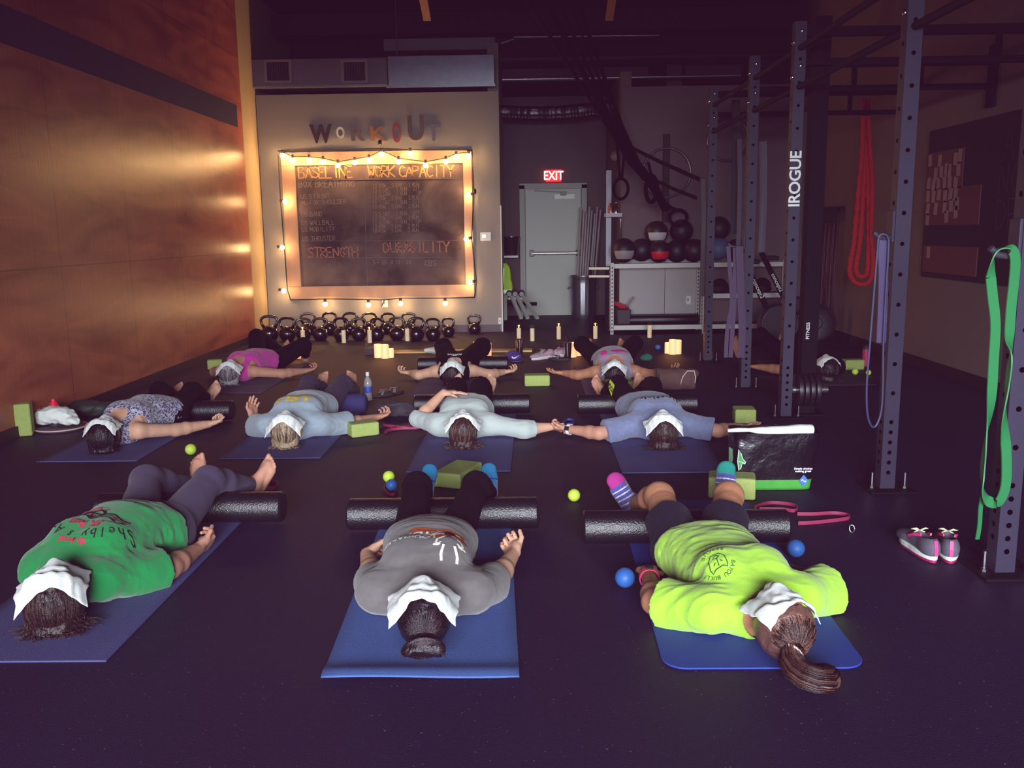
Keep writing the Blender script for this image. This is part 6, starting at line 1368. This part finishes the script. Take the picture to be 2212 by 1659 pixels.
b=MB(); b.ribbon(sm([BY(2122,1072,Yg),BY(2118,1100,Yg),BY(2116,1135,Yg),BY(2111,1165,Yg)]),.020,V(1,.4,0),.004); b.build('loose_tail',M_gb,o)
Yb=RY[1]-.075; M_bb=mat('slate_blue_band','#2c325c',.5)
pts=[BY(x,y,Yb) for x,y in ((1897,530),(1899,512),(1908,506),(1918,512),(1920,535),(1914,640),(1909,740),(1908,830),(1904,888),(1893,918),(1882,918),(1874,890),(1873,830),(1880,740),(1888,640),(1897,530))]
b=MB(); b.ribbon(sm(pts),.022,V(.5,1,0),.008); tag(b.build('resistance_band',M_bb),'slate blue band hanging in a long loop from the second upright','resistance band')
b=MB(); b.ribbon(sm([BY(1905,508,Yb+.02),BY(1908,600,Yb+.02),BY(1903,740,Yb+.02)]),.048,V(1,0,0),.008); tag(b.build('resistance_band',mat('slate_violet_band','#4a4068',.5)),'wide slate violet band hanging behind the slate blue loop','resistance band')
M_mv=mat('mauve_rubber_band','#463250',.6); Ym=RY[3]-.10
for k,(xs,dy,lab) in enumerate((((1573,1577,1581,1571,1568),0,'mauve band hanging from the fourth upright, outer strand'),((1597,1599,1601,1603,1600),.02,'wide mauve band hanging closest to the fourth upright'),((1588,1588,1586,1582,1578),.05,'thin mauve band crossing behind the two others'))):
    pts=[BY(x,y,Ym+dy) for x,y in zip(xs,(532,590,650,715,772))]; b=MB(); b.ribbon(sm(pts),(.034,.062,.038)[k],V(1,0,0),.007); tag(b.build('resistance_band',M_mv),lab,'resistance band')
M_bk=mat('black_rubber_bands','#17121a',.5)
for x,y0,y1,w,Y,m,lab in ((1590,216,505,.085,9.25,M_bk,'wide black band hanging from the far crossbar'),(1597,300,560,.045,9.1,mat('grey_rubber_band','#5a5262',.5),'grey band hanging over the wide black one'),(1648,305,545,.075,8.9,mat('striped_grey_band','#4c4454',.5,var=.8,vscale=60,stretch=(1,1,.03)),'striped grey band bundle right of the fourth upright'),(1740,240,520,.05,8.4,M_bk,'black band hanging against the dark column'),(1519,385,640,.05,9.25,M_bk,'black strap end dangling at the last upright')):
    a=BY(x,y0,Y); c=BY(x-3,y1,Y); b=MB(); b.ribbon(sm([a,a*.6+c*.4+V(.01,0,0),c]),w,V(1,0,0),.02); tag(b.build('resistance_band',m,bev=.004),lab,'resistance band')
# orange rope
M_or=mat('orange_rope','#b8281c',.85,bump=1.,bscale=140); Yo=RY[4]+.12
t=thing('climbing_rope','bright orange rope looped over the far crossbar of the rig','rope',BY(1868,212,Yo))
for k,(xt,pts) in enumerate(((0,[(1866,214),(1862,330),(1853,430),(1845,520),(1838,560),(1836,590),(1848,610),(1868,614),(1882,600),(1886,560),(1882,500),(1884,400),(1878,300),(1874,214)]),(1,[(1868,216),(1868,330),(1864,430),(1858,520),(1850,570),(1852,592),(1866,597),(1874,580),(1876,500),(1874,330),(1872,216)]))):
    Q=sm([BY(x,y,Yo+.03*k) for x,y in pts],10); b=MB(); b.tube(Q,[.026+.005*math.sin(i*2.1) for i in range(len(Q))],10); b.build('rope_loop',M_or,t,smooth=True)
# plates on the third upright
t0=BY(1720,842,6.48)
b=MB(); b.tube([(RX+PW/2,6.48,t0[2]),(RX+.30,6.48,t0[2])],.024,12); t=thing('plate_peg','steel storage peg low on the third upright','peg',(RX+.06,6.48,t0[2])); b.build('peg',M_galv,t,smooth=True,auto=50)
M_pl=mat('black_iron_plate','#1c1620',.4,spec=.6)
for k,lab in enumerate(('iron plate closest to the third upright','second iron plate on the storage peg','third iron plate on the storage peg','outermost iron plate on the storage peg')):
    x=RX+.065+k*.042; t=thing('weight_plate',lab,'weight plate',(x,6.48,t0[2]),'iron plates on the storage peg'); b=MB(); b.lathe([(.026,0),(.118,0),(.120,.006),(.120,.028),(.112,.034),(.095,.028),(.05,.028),(.045,.034),(.026,.034),(.026,0)],36,(x,6.48,t0[2]),(1,0,0)); b.build('disc',M_pl,t,smooth=True,auto=40)
# bumper plate standing and rowing machines
c=BY(1764,697,10.9); t=thing('bumper_plate','big black bumper plate standing on edge by the right wall','weight plate',(c[0],10.9,0)); R_=c[2]; b=MB(); b.lathe([(.03,0),(R_*.92,0),(R_,.012),(R_,.065),(R_*.92,.077),(R_*.8,.065),(.08,.065),(.07,.075),(.03,.075),(.03,0)],48,(c[0],10.9,R_+.001),nrm((-.45,-1,0))); b.build('disc',M_pl,t,smooth=True,auto=40)
b=MB(); b.lathe([(.03,.078),(.028,.082),(.012,.082)],16,(c[0],10.9,R_+.001),nrm((-.45,-1,0))); b.build('hub',M_chrome,t)
def rower(px0,py0,px1,py1,Y,label):
    a=BY(px0,py0,Y); c=BY(px1,py1,Y); t=thing('rowing_machine',label,'rowing machine',(c[0],Y,0)); d=nrm(c-a)
    b=MB(); b.bar(a-d*.25,c+d*.2,.062,.05,up=(0,1,0)); b.build('monorail',M_steel_dk,t,bev=.006)
    n=V(0,-1,0); up_=np.cross(n,d); up_=up_ if up_[0]>0 else -up_
    y_=np.cross(n,d); text_on('lettering','concept2',(a+c)/2+V(0,-.033,0),d,np.cross(V(0,-1,0),d),.068,L_,t,bold=.0006)
    w=c+d*.30; w[2]=max(w[2],.27); b=MB(); b.lathe([(.0001,0),(.20,0),(.235,.03),(.24,.08),(.235,.13),(.20,.16),(.0001,.16)],36,w+V(.04,.08,0),(0,-1,0)); b.build('flywheel_cage',mat('charcoal_plastic','#211a26',.4),t,smooth=True,auto=40)
    b=MB(); b.tube([w+V(.04+math.cos(x)*.21,-.088,math.sin(x)*.21) for x in np.linspace(0,2*PI,33)[:-1]],.006,6,True); b.build('cage_ring',mat('dull_ring','#4a4250',.3),t,smooth=True)
    b=MB(); b.box((w[0]+.04,Y+.06,.015),(.36,.45,.03)); b.box((w[0]+.04,Y+.02,.10),(.05,.06,.2)); b.build('front_foot',M_steel_dk,t,bev=.005)
    b=MB(); b.box(a-d*.12+V(.05,-.01,.05),(.16,.22,.05)); b.build('seat',M_black,t,bev=.015)
rower(1622,594,1650,652,10.55,'upended rowing machine with its lettered rail nearest the mauve bands'); rower(1664,584,1690,636,11.2,'upended rowing machine partly behind the lettered upright')
# --- right wall: jump ropes, pin board
pk=BX(1800,455,XR-.05); t=thing('jump_rope_rack','jump ropes bunched on a dark wall peg by the far corner','jump ropes',(XR-.03,pk[1],pk[2]))
b=MB(); b.box((XR-.04,pk[1],pk[2]+.02),(.07,.55,.06)); b.build('peg_rail',M_black,t)
rr=np.random.default_rng(4); 
for i in range(12):
    y=pk[1]-.28+.56*i/11; z0=pk[2]; ln=rr.uniform(.9,1.5); m=[mat('dusky_rope','#6a3848',.5),mat('grey_rope','#6a5a62',.5),mat('maroon_rope','#4a1c28',.5)][i%3]
    b=MB(); b.tube([(XR-.06,y,z0),(XR-.07,y+.02,z0-ln*.6),(XR-.06,y+.05,z0-ln),(XR-.06,y+.09,z0-ln*.98),(XR-.055,y+.07,z0-ln*.5),(XR-.05,y+.05,z0)],.006,5); b.build('jump_rope',m,t,smooth=True)
    b=MB(); b.tube([(XR-.09,y+.02,z0+.02),(XR-.10,y+.03,z0-.14)],.014,8); b.build('rope_handle',M_black,t,smooth=True,auto=50)
A=BX(2010,283,XR-.02); B=BX(1994,597,XR-.02); y1=A[1]; ztop=BX(2012,283,XR-.02)[2]; zbot=B[2]
t=thing('pin_board','big dark notice board on the right wall with rows of paper slips','board',(XR,y1-1.3,zbot))
yn=y1-2.6; b=MB(); b.box((XR-.012,(y1+yn)/2,(ztop+zbot)/2),(.02,y1-yn,ztop-zbot)); b.build('black_panel',mat('matte_chalk_black','#1a0f1c',.85),t)
yb0=BX(2110,500,XR-.02)[1]; M_bd=mat('reddish_hardboard','#5e3030',.75,var=.1,vscale=4)
def zat(px,py): q=BX(px,py,XR-.025); return q[1],q[2]
for (pxa,pya,pxb,pyb) in ((2008,332,2078,405),(2002,410,2114,485),(1996,530,2108,598)):
    ya,za=zat(pxa,pya); yb2,zb2=zat(pxb,pyb); b=MB(); b.box((XR-.026,(ya+yb2)/2,(za+zb2)/2),(.008,abs(ya-yb2),abs(za-zb2))); b.build('hardboard_panel',M_bd,t)
slips=[(2011,347),(2032,347),(2066,343),(2076,335),(2023,375),(2035,372),(2046,366),(2052,368),(2072,368),(2008,396),(2018,400),(2029,396),(2042,394),(2053,394),(2066,394),(2006,424),(2018,425),(2030,420),(2043,424),(2055,420),(2066,420),(2069,440),(2006,452),(2023,451),(2042,447),(2056,444),(2066,458),(2005,474),(2046,468),(2007,545)]
t2=None
for x,y in slips:
    yy,zz_=zat(x,y); b=MB(); a_=random.uniform(-.12,.12); c_,s_=math.cos(a_),math.sin(a_)
    b.add([(XR-.0325,yy+u*c_-w_*s_,zz_+u*s_+w_*c_) for u,w_ in ((-.038,-.055),(.038,-.055),(.038,.055),(-.038,.055))],[(0,1,2,3)]); b.build('paper_slip',mat('dim_paper','#9a7c7c',.8),t)
for s_,px,py,h in (('A',2166,345,.26),('NG',2156,420,.24),('DE',2150,495,.24)):
    yy,zz_=zat(px,py); b=MB(); chalk(b,s_,(XR-.024,yy,zz_),(0,-1,0),(0,0,1),h,.010,.75); b.build('chalk_lettering',mat('faint_chalk','#4a3444',.9),t)
# ================================================================ PRINTS ON THE CLOTHES
M_pb=mat('black_print','#151016',.8); M_pr=mat('red_print','#b8304a',.8); M_pwh=mat('white_shirt_print','#f0eee6',.8); M_po=mat('orange_print','#c05a24',.8); M_py=mat('gold_print','#d8b43c',.8); M_pgn=mat('dark_green_print','#2a5a2c',.8)
def prn(key,name,v,f,s,u,m,sx=1,rot=0,lift=.003):
    """s: along the spine from hips (0) to shoulders (L); u: sideways. Letters read from the feet end"""
    M=PPL[key]; a,l,o=M['a'],M['l'],M['so']; c=o+a*s-l*u; x=l; y=a; 
    cr,sr=math.cos(rot),math.sin(rot); x,y=x*cr+y*sr,y*cr-x*sr
    x,y=nrm(x),nrm(y); v=np.array(v,float).copy(); v[:,0]*=sx
    return decal(M,M['top'],v,f,c,x,y,m,name,lift)

def T(s,size,bold=0,sp=1.): return text_tris(s,size,bold,0,sp)
def P_(poly): return poly_tris(poly)
def stroke(pts,w):
    V_=[];F_=[]; pts=[np.array(p,float) for p in pts]; n=len(pts)
    for i,p in enumerate(pts):
        d=pts[min(i+1,n-1)]-pts[max(i-1,0)]; d=d/(np.linalg.norm(d)+1e-9); q=np.array([-d[1],d[0]])*w/2; V_+=[(*(p-q),0),(*(p+q),0)]
        if i: k=2*i; F_+=[(k-2,k,k+1,k-1)]
    return np.array(V_),F_
# green shirt
v,f=arc_text("Shelby's Army",.21,PI*.82,PI*.20,.052); v=v-np.array([0,.155,0]); prn('green','print',v,f,.40,.0,M_pb)
v,f=T('5K Run',.05,.002); prn('green','print',v,f,.395,.0,M_pr)
v,f=T('4th Annual',.028,.001); prn('green','print',v,f,.475,.0,M_pr)
w1=[(-.14+.28*i/20,.012*math.sin(i*.8)) for i in range(21)]
for k,(dy,m) in enumerate(((0,M_pb),(-.02,M_pr),(-.038,M_pb))):
    v,f=stroke([(x,y+dy) for x,y in w1],.008); prn('green','print',v,f,.345,0,m)
v,f=stroke([(math.cos(a)*(.012+.006*a),math.sin(a)*(.012+.006*a)) for a in np.linspace(0,6.5,30)],.010); prn('green','print',v,f,.325,-.01,M_pb,lift=.004)
v,f=stroke([(-.06+.012*i,.012*math.sin(i)) for i in range(11)],.010); prn('green','print',v,f,.27,-.05,M_pr)
# grey shirt: orange state shape with crawfish
st=[(-.10,.05),(.03,.055),(.035,.03),(.06,.0),(.05,-.02),(.10,-.025),(.13,-.05),(.11,-.075),(.06,-.07),(.02,-.06),(-.03,-.07),(-.09,-.06),(-.085,-.01),(-.10,.02)]
v,f=P_(st); prn('grey','print',v,f,.185+.125,.055,M_po)
v,f=T('LOUISIANA',.040,.0018); prn('grey','print',v,f,.225+.125,-.065,M_pwh,1,lift=.0045); v,f=T('ZYDECO',.054,.0024); prn('grey','print',v,f,.178+.125,-.055,M_pwh,1,lift=.0045)
for s_,u_ in ((1,0),(-1,0)):
    for q in ([(0,0),(s_*.02,.03),(s_*.045,.05),(s_*.05,.075),(s_*.035,.09)],[(s_*.03,.07),(s_*.045,.09),(s_*.06,.085)],[(0,.0),(s_*.03,-.01),(s_*.05,-.025)],[(0,-.01),(s_*.03,-.03),(s_*.04,-.05)],[(s_*.02,.09),(s_*.03,.13),(s_*.028,.15)]):
        v,f=stroke(q,.010); prn('grey','print',v,f,.205+.125,.09,M_pwh,lift=.005)
v,f=P_([(math.cos(a)*.022,math.sin(a)*.045-.02) for a in np.linspace(0,2*PI,16)[:-1]]); prn('grey','print',v,f,.20+.125,.09,mat('dark_blue_print','#2a2a4a',.8),lift=.0055)
for u_,s_ in ((.03,.20),(.05,.155),(.12,.16)):
    v,f=P_([(math.cos(PI/2+k*PI/5)*(.018 if k%2==0 else .007),math.sin(PI/2+k*PI/5)*(.018 if k%2==0 else .007)) for k in range(10)]); prn('grey','print',v,f,s_+.125,u_,M_pwh,lift=.0055)
# neon shirt: small round badge on the chest
v,f=arc_text('BAYOU BULLY',.056,PI*.86,PI*.14,.020); prn('neon','print',v,f,.455,-.115,M_pgn)
v,f=arc_text('RESCUE',.056,PI*1.28,PI*1.72,.020,True); prn('neon','print',v,f,.455,-.115,M_pgn)
for q in ([(-.03,.02),(-.026,.035),(-.012,.026),(.012,.026),(.026,.035),(.03,.02),(.028,-.01),(.014,-.028),(-.014,-.028),(-.028,-.01),(-.03,.02)],[(-.016,.012),(-.008,.006)],[(.016,.012),(.008,.006)],[(-.012,-.012),(0,-.005),(.012,-.012),(.0,-.02),(-.012,-.012)],[(0,.02),(0,-.004)]):
    v,f=stroke(q,.0035); prn('neon','print',v,f,.455,-.115,M_pgn)
# heather grey shirt: gold lettering
v,f=T('LSU',.13,.006); prn('lsu','print',v,f,.41,-.02,M_py,1.05)
v,f=stroke([(math.cos(a)*.085,math.sin(a)*.045) for a in np.linspace(-.3,5.2,30)],.022); prn('lsu','print',v,f,.345,.03,M_py)
# blue-grey shirt
v,f=T('lipstick',.085,.001); prn('lip','print',v,f,.40,.02,M_pb,1.1)
# black tank top
v,f=T('POSITIVE',.034,.0012); prn('posi','print',v,f,.42,.0,M_pwh); v,f=T('vibes only',.022); prn('posi','print',v,f,.375,.0,M_pwh)
# pink patches
for s_,u_,rx,ry in ((.375,.05,.085,.045),(.41,-.10,.03,.06)):
    v,f=P_([(math.cos(a)*rx,math.sin(a)*ry) for a in np.linspace(0,2*PI,28)[:-1]]); prn('pink','print',v,f,s_,u_,mat('hot_pink_print','#e0409a',.8))
# yellow tag on the trouser leg of the blue-grey person
M=PPL['lip']; leg=M['pants']; 
def side_tag(px,py,w,h):
    pass
kn=V(.70,6.74,.215); hp=V(.765,6.35,.11); mid=hp+(kn-hp)*.80; d=nrm(kn-hp); out=nrm(V(-1,-.25,.25)-d*(V(-1,-.25,.25)@d)); y_=d; x_=np.cross(y_,out); o=mid+out*.080
b=MB(); b.add([o+x_*-.045+y_*-.07,o+x_*.045+y_*-.055,o+x_*.035+y_*.075,o+x_*-.02+y_*.06],[(0,1,2,3)]); tg=b.build('side_patch',mat('neon_yellow_patch','#dce83a',.6,emit=.05),leg)
text_on('lettering','YOGA',o+out*.002,y_,-x_,.05,M_pb,leg,bold=.002)
# watches and bands
def band_on(key,wr,el,m,label,r=.034,face=None,w=.022):
    M=PPL[key]; d=nrm(wr-el); c=wr-d*.012; x,y,_=frame(d); b=MB(); b.tube([c+x*math.cos(a)*r+y*math.sin(a)*r for a in np.linspace(0,2*PI,25)[:-1]],w*.5,8,True,flat=.28,up=d)
    b=MB(); P=[];F=[]
    for k in range(24):
        a=2*PI*k/24
        for e,rr in ((-1,r),(1,r),(1,r+.004),(-1,r+.004)): P.append(c+(x*math.cos(a)+y*math.sin(a))*rr+d*e*w/2)
    for k in range(24):
        for q in range(4): F.append((k*4+q,k*4+(q+1)%4,((k+1)%24)*4+(q+1)%4,((k+1)%24)*4+q))
    b.add(P,F); o=b.build('wristwatch',m,M['root'],smooth=False)
    if face is not None:
        f=nrm(V(*face)-d*(V(*face)@d)); s=np.cross(d,f); b=MB(); b.bar(c+f*(r+.003),c+f*(r+.012),.03,.034,up=d); b.build('watch_face',M_black,o,bev=.003)
S_=SPECS
band_on('neon',V(*S_['neon']['wrL']),V(*S_['neon']['elL']),mat('hot_pink_strap','#e83c6c',.5,emit=.05),'',.036,(0,0,1),.030)
band_on('lip',V(*S_['lip']['wrL']),V(*S_['lip']['elL']),mat('white_watch_strap','#e4e4e4',.5),'',.034,(0,-1,.3),.022)
# hair tie
p_,d_=PPL['neon']['tie']; x,y,_=frame(d_); b=MB(); b.tube([p_+x*math.cos(a)*.030+y*math.sin(a)*.030 for a in np.linspace(0,2*PI,21)[:-1]],.006,8,True); b.build('hair_tie',mat('pale_hair_tie','#c8a8a0',.5),PPL['neon']['root'],smooth=True)
# striped sock ends: toe caps, cuffs and rings
def striped(key,side,cols):
    M=PPL[key]; o=M['sock'+side]; S=SPECS[key]; an=V(*S['an'+side]); kn=V(*S['kn'+side]); e=-1 if side=='L' else 1; td=V(*S.get('td'+side,(e*.25,.15,1)));
    sd=nrm(an-kn); td=nrm(td-sd*(td@sd)*.4); he=an+sd*.042-td*.035
    me=o.data
    for m in cols[1:]: me.materials.append(m[2])
    for p in me.polygons:
        c=np.array(p.center)-he; t=c@td
        for i,(a,b_,m) in enumerate(cols[1:]):
            if a<=t<=b_: p.material_index=i+1
pk=mat('pink_sock_toe','#a02c7c',.9); wh=mat('white_sock_stripe','#c8c8dc',.9); tl=mat('teal_sock_toe','#148074',.9); cy_=mat('cyan_sock_toe','#14709e',.9)
for s_ in 'LR': striped('neon',s_,[None,(.155,.3,pk if s_=='L' else tl),(.128,.134,wh),(.105,.111,wh),(.082,.088,wh),(.058,.064,wh),(.034,.040,wh),(-.06,.012,pk)])
for s_ in 'LR': striped('grey',s_,[None,(.120,.3,cy_),(.106,.113,mat('navy_sock_line','#183a6a',.9))])
# ================================================================ LIGHT
w=bpy.data.worlds.new('world'); bpy.context.scene.world=w; w.use_nodes=True
bg=w.node_tree.nodes['Background']; bg.inputs[0].default_value=lin('#b8a8d8'); bg.inputs[1].default_value=.25
def area(name,loc,target,sx,sy,e,col,spread=None):
    l=bpy.data.lights.new(name,'AREA'); l.shape='RECTANGLE'; l.size=sx; l.size_y=sy; l.energy=e; l.color=lin(col)[:3]
    if spread: l.spread=math.radians(spread)
    o=bpy.data.objects.new(name,l); C.objects.link(o); o.location=loc; d=Vector(target)-Vector(loc); o.rotation_euler=d.to_track_quat('-Z','Y').to_euler(); return o
area('daylight',(.1,-13,3.7),(.2,6,.6),10,4.2,7200,'#e9edf6')
area('daylight_low',(.0,-9,1.6),(0,9,.6),8,1.6,420,'#dfe6ff')
def point(name,loc,e,col,r=.03):
    l=bpy.data.lights.new(name,'POINT'); l.energy=e; l.color=lin(col)[:3]; l.shadow_soft_size=r; o=bpy.data.objects.new(name,l); C.objects.link(o); o.location=[float(x) for x in loc]
for c in CAND: point('candle_light',c+V(0,0,.012),.5,'#ff9c48',.012)
for c in BULBS: point('bulb_light',c+V(0,-.012,0),14.0,'#ffc888',.036)
area('overhead_fill',(.3,6.5,4.4),(.3,6.5,0),6,9,7,'#a070b8')  # added purple fill that lifts the ambient level, not a fixture of the room
S=bpy.context.scene; S.view_settings.view_transform='Standard'; S.view_settings.look='None'; S.view_settings.exposure=0
cv=S.view_settings; cv.use_curve_mapping=True; cm=cv.curve_mapping; cm.black_level=(-.021,-.0045,-.0155); cm.update()
cy=S.cycles; cy.use_denoising=True; cy.sample_clamp_indirect=4; cy.max_bounces=6; cy.diffuse_bounces=3; cy.glossy_bounces=3; cy.transmission_bounces=6; cy.transparent_max_bounces=6
cy.use_light_tree=True; cy.use_adaptive_sampling=True; cy.adaptive_threshold=.015
